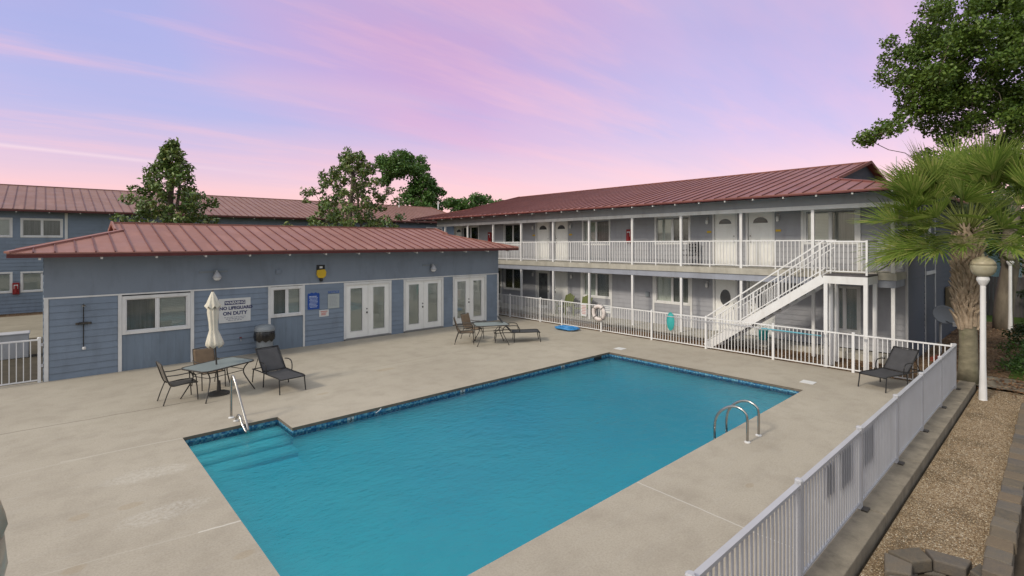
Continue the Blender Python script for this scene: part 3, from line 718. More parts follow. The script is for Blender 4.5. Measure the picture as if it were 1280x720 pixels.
tr.box(-.01, X1p+.01, -.03, .024, 2.172, 2.215)
for a, b in ((1.555, 1.64), (3.33, 3.42), (5.58, 5.66), (6.74, 6.80)): tr.box(a, b, -.03, .027, 0, 2.17)
tr.build('trim', M['trim'], w_, True)
sh = MB()
sh.box(.02, X1p-.02, 18.40, 24.05, 0, 3.34); sh.build('core', M['siding_end'], w_, True)
sd = MB(lambda u, n, z: (0-n, u, z)); siding(sd, 18.34, 24.05, 0, 3.34, .178); sd.T = lambda u, n, z: (X1p+n, u, z); siding(sd, 18.34, 24.05, 0, 3.34, .178)
sd.T = lambda u, n, z: (u, 24.06+n, z); siding(sd, 0, X1p, 0, 3.34, .178); sd.build('side_wall', M['siding'], w_, True)
window(FP, ph, 1.73, 3.24, 1.12, 2.05, 'db'); window(FP, ph, 5.74, 6.66, 1.2, 2.07, 'db')
french_door(FP, ph, 8.33, 10.12, .05, 2.07); french_door(FP, ph, 10.85, 12.62, .05, 2.07); french_door(FP, ph, 13.30, 15.02, .05, 2.07)
phr, phz = dutch_roof(ph, M['roof'], -.68, 16.55, 17.62, 24.75, 3.42, .25, 2.5, False, gable_mat=M['siding_end'], fascia=.13, start=.05)
cl = MB(); cl.quad((-.6, 17.66, 3.30), (16.5, 17.66, 3.30), (16.5, 18.36, 3.36), (-.6, 18.36, 3.36)); cl.quad((-.64, 17.7, 3.31), (-.64, 24.7, 3.31), (.02, 24.7, 3.36), (.02, 17.7, 3.36)); cl.quad((16.5, 17.7, 3.31), (16.5, 24.7, 3.31), (15.83, 24.7, 3.36), (15.83, 17.7, 3.36))
cl.build('soffit', M['soffit'], phr, True)

# things on the pool house wall
def sign(name, u0, u1, z0, z1, mat, label, cat='sign', n0=.016, th=.012, F=FP, outline=None):
    loc = F((u0+u1)/2, n0, (z0+z1)/2)
    if outline: mb = MB(F).prism([(u, n0, z) for u, z in outline], (0, th, 0))
    else: mb = MB(F).box(u0, u1, n0, n0+th, z0, z1)
    o = mb.build(name, mat, loc=loc); tag(o, label, cat); return o, (lambda cu, cz, nn=n0+th+.003: (lambda u, v: Vector(F(cu+u, nn, cz+v))-Vector(loc)))
s, tf = sign('warning_sign', 4.10, 5.03, 1.10, 1.87, M['paper'], 'large white sign reading WARNING NO LIFEGUARD ON DUTY between the windows')
text_mesh('NO LIFEGUARD', .138, M['ink'], s, tf(4.60, 1.555), bold=.006); text_mesh('ON DUTY', .155, M['ink'], s, tf(4.565, 1.385), bold=.006)
mb = MB(FP).box(4.26, 4.87, .028, .030, 1.665, 1.795); o = mb.build('heading_panel', M['ink'], s); o.data.transform(Matrix.Translation(-s.location))
text_mesh('WARNING', .12, M['paper'], s, tf(4.565, 1.728, .033), bold=.003)
mb = MB(FP)
for z, a, b in ((1.265, 4.25, 4.88), (1.215, 4.30, 4.83), (1.165, 4.36, 4.76)):
    x = a
    while x < b: w = random.uniform(.03, .09); mb.box(x, min(b, x+w), .028, .030, z-.013, z+.013); x += w+.02
o = mb.build('small_print', M['faintink'], s); o.data.transform(Matrix.Translation(-s.location))
ol = [(6.90, 1.28), (7.32, 1.28), (7.32, 1.80)]+[(7.11+.21*math.cos(t), 1.80+(.085 if i % 2 else .055)*abs(math.sin(t))**.5) for i, t in enumerate(np.linspace(.15, math.pi-.15, 9))]+[(6.90, 1.80)]
s, tf = sign('rules_board', 6.9, 7.32, 1.28, 1.88, M['bluesign'], 'royal blue notice board with scalloped top beside the small window', outline=ol)
mb = MB(FP)
for i in range(9):
    z = 1.74-i*.047; x = 6.95+random.random()*.03; e_ = 7.27-random.random()*.07
    while x < e_: w = random.uniform(.03, .08); mb.box(x, min(e_, x+w), .028, .030, z-(.017 if i == 0 else .010), z+(.017 if i == 0 else .010)); x += w+.010
o = mb.build('small_print', M['palewhite'], s); o.data.transform(Matrix.Translation(-s.location))
s, tf = sign('notice_board', 7.63, 8.06, 1.26, 1.78, paint('greenish_board', (.40, .44, .44), .05, .5), 'pale framed notice with blue heading beside the first french doors')
text_mesh('NOTICE', .115, M['bluink'], s, tf(7.85, 1.85, .02), bold=.003)
mb = MB(FP)
for i in range(8):
    z = 1.70-i*.05; x = 7.69; e_ = 8.0-random.random()*.08
    while x < e_: w = random.uniform(.03, .08); mb.box(x, min(e_, x+w), .028, .030, z-.008, z+.008); x += w+.016
o = mb.build('small_print', M['faintink'], s); o.data.transform(Matrix.Translation(-s.location))
s, tf = sign('paper_notice', 7.31, 7.66, .99, 1.23, M['paper'], 'small white paper notice below the blue and pale boards')
mb = MB(FP)
mb.box(7.36, 7.61, .0285, .030, 1.155, 1.19)
for i in range(6):
    z = 1.13-i*.018; mb.box(7.37+.02*(i % 2), 7.58-.02*(i % 3), .028, .030, z-.006, z+.006)
o = mb.build('small_print', M['pinkink'], s); o.data.transform(Matrix.Translation(-s.location))
ec = thing('alarm_box', 'yellow alarm box on a black backing high on the blue grey wall', 'alarm box', FP(7.37, .004, 2.55))
mb = MB(FP).box(7.22, 7.52, .005, .02, 2.56, 2.86); mb.build('backing_plate', M['black'], ec, True)
mb = MB(FP).prism([(7.22, .02, 2.68), (7.20, .02, 2.52), (7.27, .02, 2.40), (7.44, .02, 2.38), (7.53, .02, 2.46), (7.55, .02, 2.60), (7.50, .02, 2.70)], (0, .07, 0)); mb.build('housing', M['yellow'], ec, True, bevel=.01)
mb = MB(FP).box(7.32, 7.42, .02, .05, 2.74, 2.81); mb.build('beacon', M['trim'], ec, True)
mb = MB(FP).lathe([(.05, .0), (.07, -.05), (.05, -.11)], (7.37, .06, 2.38), 10); mb.build('horn', M['black'], ec, True)
def flood(u, z, label, barw):
    t = thing('flood_light', label, 'wall lamp', FP(u, .005, z), group='lamps on the pool house wall')
    b = MB(FP); b.box(u-.33*barw-.1, u+.3*barw, .005, .03, z+.06, z+.12); b.box(u-.06, u+.06, .005, .08, z+.03, z+.15); b.build('mounting_plate', M['bin'], t, True)
    a = MB(FP); a.tube([FPi for FPi in ((u, .06, z+.09), (u, .14, z+.12), (u, .17, z+.06))], .018, 8); a.build('arm', M['trimgrey'], t, True)
    h = MB(FP).lathe([(.03, .09), (.06, .06), (.09, .0), (.13, -.07), (.125, -.10)], (u, .17, z), 16); h.build('hood', M['alu'], t, True, True)
    g = MB(FP).lathe([(.115, -.08), (.10, -.14), (.05, -.18)], (u, .17, z), 14); g.build('bulb', M['white'], t, True, True)
flood(4.02, 2.66, 'dome flood lamp on the upper wall over the lifeguard sign', 1.1); flood(12.1, 2.62, 'dome flood lamp on the upper wall between the french doors', 1.0)
mb = MB(FP).box(5.83, 5.98, .005, .05, 2.60, 2.74); tag(mb.build('junction_box', M['siding_band'], loc=FP(5.9, .005, 2.67)), 'small painted junction box on the upper wall over the small window', 'junction box')
sw = thing('outdoor_shower', 'dark pipe outdoor shower on the blue boards by the corner', 'shower', FP(.8, .02, .75))
mb = MB(FP); mb.tube([(.8, .06, .78), (.8, .06, 1.98)], .012, 8); mb.build('riser_pipe', M['black'], sw, True)
mb = MB(FP); mb.tube([(.8, .06, 1.94), (.8, .10, 2.0), (.8, .16, 1.97)], .012, 8); mb.lathe([(.02, .03), (.05, .0), (.05, -.015)], (.8, .17, 1.955), 12); mb.build('shower_head', M['steel'], sw, True)
mb = MB(FP); mb.box(.70, .90, .02, .09, 1.44, 1.50); mb.tube([(.66, .1, 1.47), (.94, .1, 1.47)], .016, 8); mb.lathe([(.04, -.03), (.04, .03)], (.67, .11, 1.47), 8); mb.lathe([(.04, -.03), (.04, .03)], (.93, .11, 1.47), 8); mb.build('valve', M['bronze'], sw, True)
mb = MB(FP); mb.lathe([(.035, -.035), (.045, 0), (.035, .035)], (.81, .09, .79), 10); mb.build('foot_tap', M['trim'], sw, True)
hb = thing('hose_tap', 'small hose tap low on the blue boards beside the bin', 'tap', FP(4.72, .02, .5))
mb = MB(FP); mb.tube([(4.72, .02, .53), (4.72, .10, .53), (4.72, .12, .47)], .014, 8); mb.build('spout', M['steel'], hb, True)
mb = MB(FP); mb.lathe([(.035, .57), (.035, .59)], (4.72, .07, 0), 10); mb.build('tap_handle', M['red'], hb, True)

# ================================================================== APARTMENT BLOCK
ap = thing('apartment_block', 'two-storey grey motel style block with red roof, balcony walkway and white doors', 'apartment block', (19.55, 12, 0))
Y0, Y1 = 3.41, 26.9; ZF = 2.735
up = [(20.62, 21.97, 3.62, 4.70, 'dd'), (14.62, 16.15, 3.62, 4.72, 'db'), (10.60, 12.10, 3.66, 4.70, 'db'), (4.75, 6.20, 3.66, 4.70, 'db'), (24.4, 25.95, 3.66, 4.66, 'bd')]
lo = [(14.62, 16.15, 1.10, 2.20, 'db'), (10.62, 12.12, 1.14, 2.20, 'db'), (4.70, 5.45, .75, 2.15, 'dd'), (20.62, 21.97, 1.1, 2.2, 'dd'), (23.4, 24.6, 1.1, 2.2, 'dd')]
dup = [(18.50, 19.38, 'fan', 1), (17.22, 18.05, 'fan', -1), (8.68, 9.50, 'fan', 1), (7.32, 8.20, 'fan', -1), (26.05, 26.78, 'fan', 1)]
dlo = [(18.50, 19.38, 'storm', 1), (17.25, 18.13, 'plain', -1), (8.68, 9.50, 'oval', 1), (7.32, 8.18, 'oval', -1), (22.3, 23.1, 'storm', 1)]
op_u = [(a, b, c, d) for a, b, c, d, _ in up]+[(a, b, ZF-.1, ZF+2.05) for a, b, _, _ in dup]
op_l = [(a, b, c, d) for a, b, c, d, _ in lo]+[(a, b, .0, .17+2.03) for a, b, _, _ in dlo]
wl = MB(FM); siding(wl, Y0+.02, Y1, ZF, 4.86, .19, op_u); siding(wl, Y0+.02, Y1, .17, 2.40, .19, op_l)
aw = wl.build('wall', M['siding_main'], ap, True)
core = MB(); core.box(19.68, 31.0, Y0+.04, Y1, -.2, 5.25); core.build('core', M['dark'], aw, True)
for a, b, c, d, o_ in up: window(FM, ap, a, b, c, d, o_)
for a, b, c, d, o_ in lo: window(FM, ap, a, b, c, d, o_)
for a, b, st, h in dup: door(FM, ap, a, b, ZF+.02, ZF+2.04, st, h)
for a, b, st, h in dlo: door(FM, ap, a, b, .17, .17+2.03, st, h)
tr = MB(FM)
for u in (6.28, 4.60): tr.box(u, u+.09, .03, .045, ZF, 4.80)
for u in (16.24, 14.44): tr.box(u, u+.09, .02, .035, .17, 2.3)
for u in (12.2, 10.45): tr.box(u, u+.09, .02, .035, .17, 2.3)
tr.build('trim', M['trim'], aw, True)
for u, z in ((9.78, 4.50), (7.12, 4.52), (19.62, 4.5), (16.95, 4.5), (9.8, 1.98), (19.62, 1.98), (16.9, 2.0)): wall_lamp(FM, u, z, '', ap)
for u in (9.72, 7.12, 19.6, 16.98): MB(FM).box(u-.09, u+.09, .016, .03, ZF+1.30, ZF+1.38).build('number_plaque', M['yellow'], ap, True)
mb = MB(FM).box(12.45, 12.62, .014, .08, 1.3, 1.5); mb.build('meter_socket', M['bin'], ap, True)
# walkway slab, fascia, posts, railing, beam, soffit
mb = MB(); mb.box(18.25, 19.52, 3.42, Y1, 2.52, ZF); mb.build('balcony_floor', M['slab'], ap, True, bevel=.008)
mb = MB(); mb.box(18.29, 19.52, 3.45, Y1, 2.30, 2.518); mb.build('balcony_beam', M['slabbeam'], ap, True)
mb = MB(); mb.box(18.28, 18.42, 3.15, Y1+.1, 4.70, 4.83); mb.build('eaves_beam', M['trim'], ap, True)
mb = MB(); mb.box(18.31, 18.39, 3.2, Y1+.1, 4.832, 5.22); mb.build('frieze', M['siding_main'], ap, True)
mb = MB(); mb.box(18.40, 19.54, 3.42, Y1, 4.80, 4.83); mb.build('walkway_ceiling', M['soffit'], ap, True)
posts = [26.16, 23.89, 21.58, 19.33, 17.06, 14.83, 12.51, 10.27, 7.94, 5.63, 3.52]
for y in posts:
    MB().box(18.305, 18.395, y-.045, y+.045, ZF+.002, 4.698).build('post', M['white'], ap, True)
    MB().box(18.305, 18.395, y-.045, y+.045, -.03 if y < 7 else .172, 2.298).build('post', M['white'], ap, True)
def railing_bay(mb, p, q, z0, z1, step=.11, r=.011, rail=.04):
    p, q = Vector(p), Vector(q); d = q-p; n = max(1, int(d.length/step))
    mb.bar(p+Vector((0, 0, z1)), q+Vector((0, 0, z1)), rail, rail); mb.bar(p+Vector((0, 0, z0)), q+Vector((0, 0, z0)), rail*.8, rail*.8)
    for i in range(1, n):
        c = p+d*(i/n); mb.bar(c+Vector((0, 0, z0)), c+Vector((0, 0, z1)), r*2, r*2, (1, 0, 0))
yb = sorted(posts)
for a, b in zip(yb[:-1], yb[1:]):
    if b < 6: continue
    mb = MB(); m_ = (a+b)/2
    railing_bay(mb, (18.35, a+.046, ZF), (18.35, m_-.02, ZF), .1, .97); railing_bay(mb, (18.35, m_+.02, ZF), (18.35, b-.046, ZF), .1, .97)
    mb.box(18.33, 18.37, m_-.02, m_+.02, ZF+.002, ZF+.98); mb.build('railing', M['white'], ap, True)
mb = MB(); railing_bay(mb, (18.35, 4.97, ZF), (18.35, 5.58, ZF), .1, .97); mb.build('railing', M['white'], ap, True)
mb = MB(); railing_bay(mb, (18.40, 3.50, ZF), (19.50, 3.50, ZF), .1, .97); mb.build('railing', M['white'], ap, True)
# end wall
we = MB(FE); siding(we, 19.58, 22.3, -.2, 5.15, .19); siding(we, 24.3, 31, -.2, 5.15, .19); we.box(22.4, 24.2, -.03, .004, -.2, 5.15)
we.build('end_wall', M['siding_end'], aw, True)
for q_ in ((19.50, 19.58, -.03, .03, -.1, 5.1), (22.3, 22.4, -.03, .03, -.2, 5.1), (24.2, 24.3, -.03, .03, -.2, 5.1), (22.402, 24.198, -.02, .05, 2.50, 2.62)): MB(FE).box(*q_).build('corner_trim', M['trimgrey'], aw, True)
mb = MB(FE).box(23.0, 23.45, -.02, .02, 3.0, 4.2); mb.build('vent_panel', M['trimgrey'], aw, True)
apr, apz = dutch_roof(ap, M['roofmain'], 2.80, 29.0, 17.6, 32.0, 5.20, .236, 2.85, True, gable_mat=M['siding_end'], fascia=.075, tails=.95)
sf = MB(); sf.quad((17.64, 2.85, 5.09), (17.64, 28.9, 5.09), (18.33, 28.9, 5.24), (18.33, 2.85, 5.24)); sf.quad((17.7, 2.84, 5.09), (31.9, 2.84, 5.09), (31.9, 3.45, 5.24), (18.33, 3.45, 5.24)); sf.build('soffit', M['soffit'], apr, True)
mb = MB(); mb.tube([(24.6, 4.6, 6.0), (24.6, 4.6, 7.0)], .014, 8)
mb.build('vent_pipe', M['trimgrey'], apr, True)
ap.rotation_euler = (-.0048, 0, 0)

# outside stair with landing
st = thing('staircase', 'white steel outside staircase rising to a railed landing', 'staircase', (17.1, 8.6, 0))
zl = 2.735; ya, yb_, xa, xb = 3.88, 4.95, 17.1, 18.22; ys0 = 8.68
mb = MB(); mb.box(xa, 18.245, ya, yb_, zl-.045, zl); mb.build('landing_floor', M['wood'], st, True)
mb = MB(); mb.box(xa, xa+.05, ya, yb_+.05, zl-.27, zl-.047); mb.box(xa+.05, 18.24, ya, ya+.05, zl-.27, zl-.047); mb.box(xa+.05, 18.24, yb_-.05, yb_, zl-.25, zl-.047); mb.build('landing_frame', M['white'], st, True)
for x, y in ((xa+.05, ya+.05), (xa+.05, yb_-.02), (xb-.03, yb_-.02), (xb-.03, ya+.06), (xa+.55, yb_-.02)):
    MB().box(x-.05, x+.05, y-.05, y+.05, -.1, zl-.272).build('post', M['white'], st, True)
sl = (zl-.1)/(ys0-yb_)
for x in (xa+.03, xb-.10):
    mb = MB(); mb.bar((x, ys0-.02, .02), (x, yb_+.05, zl-.13), .05, .26); mb.build('stringer', M['white'], st, True)
nt_ = 14
for i in range(nt_):
    y = ys0-.22-i*(ys0-yb_-.2)/nt_; z = .12+i*(zl-.16)/nt_
    mb = MB(); mb.box(xa+.06, xb-.13, y-.15, y+.13, z+.03, z+.075); mb.build('tread', M['wood'], st, True)
def stair_rail(x):
    mb = MB(); p0 = Vector((x, ys0-.05, .08)); p1 = Vector((x, yb_+.02, zl))
    up_ = Vector((0, 0, 1))
    for h, w in ((1.0, .04), (.80, .028), (.16, .03)): mb.bar(p0+up_*h, p1+up_*h, w, w)
    n = 34
    for i in range(n+1):
        c = p0+(p1-p0)*(i/n); w = .042 if i % 11 == 0 else .02
        mb.bar(c+up_*(.0 if i % 11 == 0 else .16), c+up_*(1.0 if i % 11 == 0 else .80), w, w, (1, 0, 0))
    return mb
stair_rail(xa+.03).build('railing', M['white'], st, True); stair_rail(xb-.10).build('railing', M['white'], st, True)
mb = MB(); railing_bay(mb, (xa+.03, ya+.03, zl), (xa+.03, yb_-.03, zl), .1, .97); mb.box(xa+.005, xa+.055, ya, ya+.05, zl, zl+1.0); mb.build('railing', M['white'], st, True)
mb = MB(); railing_bay(mb, (xa+.06, ya+.03, zl), (18.25, ya+.03, zl), .1, .97, .085); mb.build('railing', M['white'], st, True)

# extinguishers
def extinguisher(F, u, z, label):
    t = thing('fire_extinguisher', label, 'fire extinguisher', F(u, .02, z), group='fire extinguishers')
    MB(F).box(u-.13, u+.13, .016, .13, z-.3, z+.3).build('cabinet', M['red'], t, True, bevel=.01)
    MB(F).box(u-.08, u+.08, .131, .134, z-.02, z+.20).build('window_pane', M['paper'], t, True)
    MB(F).lathe([(.06, z-.24), (.06, z+.12), (.02, z+.16)], (u, .15, 0), 10).build('cylinder', M['red'], t, True)
extinguisher(FM, 13.47, 3.95, 'red extinguisher cabinet on the upper walkway between two windows'); extinguisher(FM, 23.25, 3.95, 'red extinguisher cabinet on the upper walkway at its far end over the pool house roof')
extinguisher(FR, -1.07, 1.27, 'red extinguisher cabinet between the lower windows of the rear block')

# ================================================================== REAR BLOCK
rb_ = thing('rear_block', 'long two-storey blue block with pale red roof behind the pool house', 'apartment block', (0, 37, 0))
rw = [(-.82, .68, 4.0, 4.85, 'dd'), (-2.9, -1.28, 4.0, 4.85, 'bb'), (-.82, .68, 1.13, 2.05, 'bb'), (-2.9, -1.28, 1.13, 2.05, 'bb'), (19.5, 21, 4.0, 4.85, 'dd'), (24, 25.5, 4.0, 4.85, 'bd')]
wl = MB(FR); siding(wl, -16, 30, -.1, 5.3, .19, [r_[:4] for r_ in rw]); rwall = wl.build('wall', M['siding'], rb_, True)
mb = MB(); mb.box(-15.9, 29.9, 37.14, 48, -.1, 5.4); mb.build('core', M['dark'], rwall, True)
for a, b, c, d, o_ in rw: window(FR, rb_, a, b, c, d, o_)
mb = MB(FR); mb.box(.84, .96, 0, .03, -.1, 5.25); mb.build('trim', M['trim'], rwall, True)
dutch_roof(rb_, M['roofrear'], -18, 31, 36.4, 50.4, 5.38, .25, 2.6, False, gable_mat=M['siding_end'], fascia=.12, tails=1.25)
mb = MB(); mb.tube([(3.32, 36.5, 5.25), (3.30, 36.7, 5.2), (3.12, 36.93, 4.5), (3.1, 36.93, 0)], .055, 8); mb.build('downpipe', M['trim'], rb_, True)
for x_, y_ in ((24.6, 42.6), (29.2, 42.9)):
    MB().tube([(x_, y_, 6.6), (x_, y_, 7.75)], .07, 8).build('vent_pipe', M['trim'], rb_, True)
mb = MB(); mb.box(-1.05, -.36, 22.7, 23.25, -.03, .72); mb.box(-1.08, -.33, 22.67, 23.28, .72, .77)
tag(mb.build('storage_box', M['trimgrey'], bevel=.02, loc=(-.7, 22.9, -.03)), 'pale grey lidded storage box standing behind the left fence', 'storage box')

# ================================================================== FENCES
def fence(name, label, pts, posts, hb=.07, ht=1.07, kind='wall', step=.112, mat='white', post_z=0, off=(0, 0), flange=False):
    """pts: start and end on the ground; posts: distances along it"""
    a, b = Vector((*pts[0], 0)), Vector((*pts[1], 0)); d = (b-a).normalized()
    root = thing(name, label, 'fence', (a.x, a.y, post_z))
    for t in posts:
        c = a+d*t
        m_ = MB(); m_.box(c.x-.033, c.x+.033, c.y-.033, c.y+.033, post_z, post_z+ht+.03)
        m_.lathe([(.044, 0), (.044, .02), (.03, .035)], (c.x, c.y, post_z+ht+.031), 8)
        po = m_.build('post', M[mat], root, True)
        if flange:
            MB().box(c.x-.07, c.x+.07, c.y-.11, c.y-.034, post_z, post_z+.02).build('flange', M['bronze'], po, True)
    for t0, t1 in zip(posts[:-1], posts[1:]):
        p, q = a+d*(t0+.034), a+d*(t1-.034); m_ = MB(); z = Vector((0, 0, post_z))
        m_.bar(p-d*.02+z+Vector((0, 0, ht)), q+d*.02+z+Vector((0, 0, ht)), .058, .035); m_.bar(p+z+Vector((0, 0, hb)), q+z+Vector((0, 0, hb)), .03, .03)
        n = max(2, round((t1-t0)/step))
        for i in range(1, n):
            c = p+(q-p)*(i/n)+z; m_.bar(c+Vector((0, 0, hb)), c+Vector((0, 0, ht)), .019, .019, (1, 0, 0))
        m_.build('panel', M[mat], root, True)
    return root
yp = [2.03, 4.17, 6.32, 8.53, 10.67, 13.03, 15.19, 16.52, 18.6, 20.6]
fence('pool_fence', 'white picket metal fence across the far end of the pool deck', ((16.88, 2.03), (16.88, 20.6)), [y-2.03 for y in yp])
xp = [-3.0, -.7, 1.45, 3.68, 6.0, 8.33, 10.5, 12.65, 14.75, 16.84]
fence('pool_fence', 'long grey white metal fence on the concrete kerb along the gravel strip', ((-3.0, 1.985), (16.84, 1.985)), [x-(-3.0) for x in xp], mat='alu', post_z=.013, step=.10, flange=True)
lf = fence('side_gate', 'white metal gate and fence beside the pool house corner', ((-.09, 18.33), (-7.2, 18.33)), [.0, 1.4, 2.8, 4.9, 7.1], ht=1.12, hb=.06, step=.135)
mb = MB(); mb.box(-.06, -.01, 18.29, 18.36, .4, .47); mb.box(-.06, -.01, 18.29, 18.36, .95, 1.02); mb.build('hinge', M['alu'], lf, True)

M['signback'] = paint('sign_back', (.10, .10, .115), .1, .5)
# things on the fences
def fence_sign(x, z0, z1, w, label, text=None):
    o = MB().box(x-w/2, x+w/2, 1.998, 2.006, z0, z1).build('fence_sign', M['signback'], loc=(x, 2.002, (z0+z1)/2)); tag(o, label, 'sign', 'sign backs on the near fence'); return o
fence_sign(7.06, .60, .98, .30, 'smallest dark sign back behind the near fence pickets'); fence_sign(7.72, .52, 1.0, .48, 'dark sign back beside the smallest one on the near fence'); fence_sign(8.78, .50, 1.0, .52, 'dark sign back alone in its bay of the near fence')
def fsign(y, z0, z1, w, label, bars):
    o = MB().box(16.845, 16.855, y-w/2, y+w/2, z0, z1).build('fence_sign', M['paper'], loc=(16.85, y, (z0+z1)/2)); tag(o, label, 'sign', 'paper signs on the far fence')
    m_ = MB()
    for i in range(bars):
        z = z1-.06-i*(z1-z0-.1)/bars; m_.box(16.841, 16.844, y-w*.38, y+w*.36*(1-.3*(i % 2)), z-.016, z+.012)
    m_.build('small_print', M['pinkink'] if bars > 4 else M['faintink'], o, True); 
    for c in o.children: c.data.transform(Matrix.Translation(Vector(o.location)*0))
fsign(13.94, .55, 1.05, .32, 'narrow white notice hung on the far fence left of the life ring', 6); fsign(12.72, .80, 1.12, .42, 'plain white notice hung on the far fence right of the life ring', 3)
lr = thing('life_ring', 'white ring buoy with grab rope hanging on the far fence', 'life ring', (16.80, 13.1, .78))
mb = MB(); mb.tube([(0, .27*math.cos(t), .27*math.sin(t)) for t in np.linspace(0, 2*math.pi, 28, endpoint=False)], .075, 10, True); mb.build('buoy', M['ring'], lr, smooth=True)
mb = MB()
for k in range(4):
    t = .78+k*math.pi/2; mb.tube([(.085*math.cos(p)*1., (.27+.085*math.sin(p))*math.cos(t), (.27+.085*math.sin(p))*math.sin(t)) for p in np.linspace(0, 2*math.pi, 12, endpoint=False)], .02, 6, True)
mb.build('band', M['red'] if False else M['rope'], lr)
mb = MB(); mb.tube([(0, (.36+.03*math.sin(4*t))*math.cos(t), (.36+.03*math.sin(4*t))*math.sin(t)) for t in np.linspace(0, 2*math.pi, 40, endpoint=False)], .010, 6, True); mb.build('grab_rope', M['rope'], lr)
pn = thing('skimmer_net', 'teal pool skimmer net on a long pole hung along the far fence', 'pool net', (16.8, 9.84, .9))
mb = MB(); ring = [(-.0, .14*math.cos(t), -.1+.32*math.sin(t)) for t in np.linspace(0, 2*math.pi, 24, endpoint=False)]; mb.tube(ring, .016, 6, True); mb.build('net_frame', M['teal'], pn)
mb = MB(); n_ = 24
for rr_ in range(4):
    f0, f1 = rr_/4, (rr_+1)/4; dd = lambda f: -.05*(1-f*f)
    for j in range(n_):
        t0, t1 = 2*math.pi*j/n_, 2*math.pi*(j+1)/n_
        P_ = lambda f, t: (dd(f), .135*f*math.cos(t), -.1+.31*f*math.sin(t))
        mb.quad(P_(f0, t0), P_(f1, t0), P_(f1, t1), P_(f0, t1))
mb.build('mesh', M['teal'], pn, smooth=True)
mb = MB(); mb.tube([(-.03, .2, .08), (-.03, -4.0, .05)], .016, 8); mb.build('pole', M['alu'], pn)
mb = MB(); mb.tube([(-.03, -3.2, .056), (-.03, -4.4, .047)], .021, 8); mb.tube([(-.03, -4.401, .047), (-.03, -4.9, .043)], .013, 8); mb.build('grip', M['cyan'], pn)
hz = []
rnd = random.Random(3)
for k in range(150):
    t = k*.42; r_ = .34+.13*math.sin(t*.37)+rnd.uniform(-.03, .03); hz.append((r_*.75*math.cos(t)+rnd.uniform(-.04, .04), r_*1.15*math.sin(t)+rnd.uniform(-.05, .05), .028+.055*abs(math.sin(t*.21))+rnd.uniform(0, .02)))
mb = MB(); mb.tube(hz, .026, 6); o = mb.build('vacuum_hose', M['bluehose'], smooth=True); o.location = (16.2, 14.3, 0); tag(o, 'coiled bright blue pool hose on the deck by the far fence', 'hose')
# handrail at the steps and pool ladder
hr = thing('step_handrail', 'bent stainless steel handrail at the pool steps', 'handrail', (2.9, 11.9, 0))
mb = MB(); mb.tube(smoothpath([(0, 0, 0), (0, -.0, .72), (.0, -.04, .85), (.02, -.14, .86), (.06, -.55, .36), (.085, -.80, .06), (.09, -.86, -.05), (.08, -.80, -.10), (.05, -.62, .02), (.04, -.5, .14), (.03, -.40, .15), (.02, -.30, .06), (.02, -.28, 0)], 6), .024, 10); mb.build('rail', M['steel'], hr, smooth=True)
mb = MB(); mb.lathe([(.055, .002), (.055, .018), (.03, .03)], (0, 0, 0), 14); mb.lathe([(.05, .002), (.05, .018), (.03, .03)], (.02, -.28, 0), 14); mb.build('flange', M['trim'], hr)
ld = thing('pool_ladder', 'pair of curved stainless steel ladder rails at the near pool edge', 'pool ladder', (9.8, 4.03, 0))
for x in (-.25, .25):
    mb = MB(); mb.tube(smoothpath([(x, 0, 0), (x, 0, .42), (x, .05, .55), (x, .2, .61), (x, .38, .56), (x, .55, .40), (x, .62, .18), (x, .62, -.2), (x, .60, -1.2)], 6), .023, 10); r_ = mb.build('rail', M['steel'], ld, smooth=True)
    mb = MB(); mb.lathe([(.055, .002), (.055, .018), (.03, .03)], (x, 0, 0), 14); mb.build('flange', M['trim'], r_)
for z in (-.38, -.68, -.98):
    mb = MB(); mb.box(-.23, .23, .57, .66, z-.02, z); mb.build('rung', M['trim'], ld)

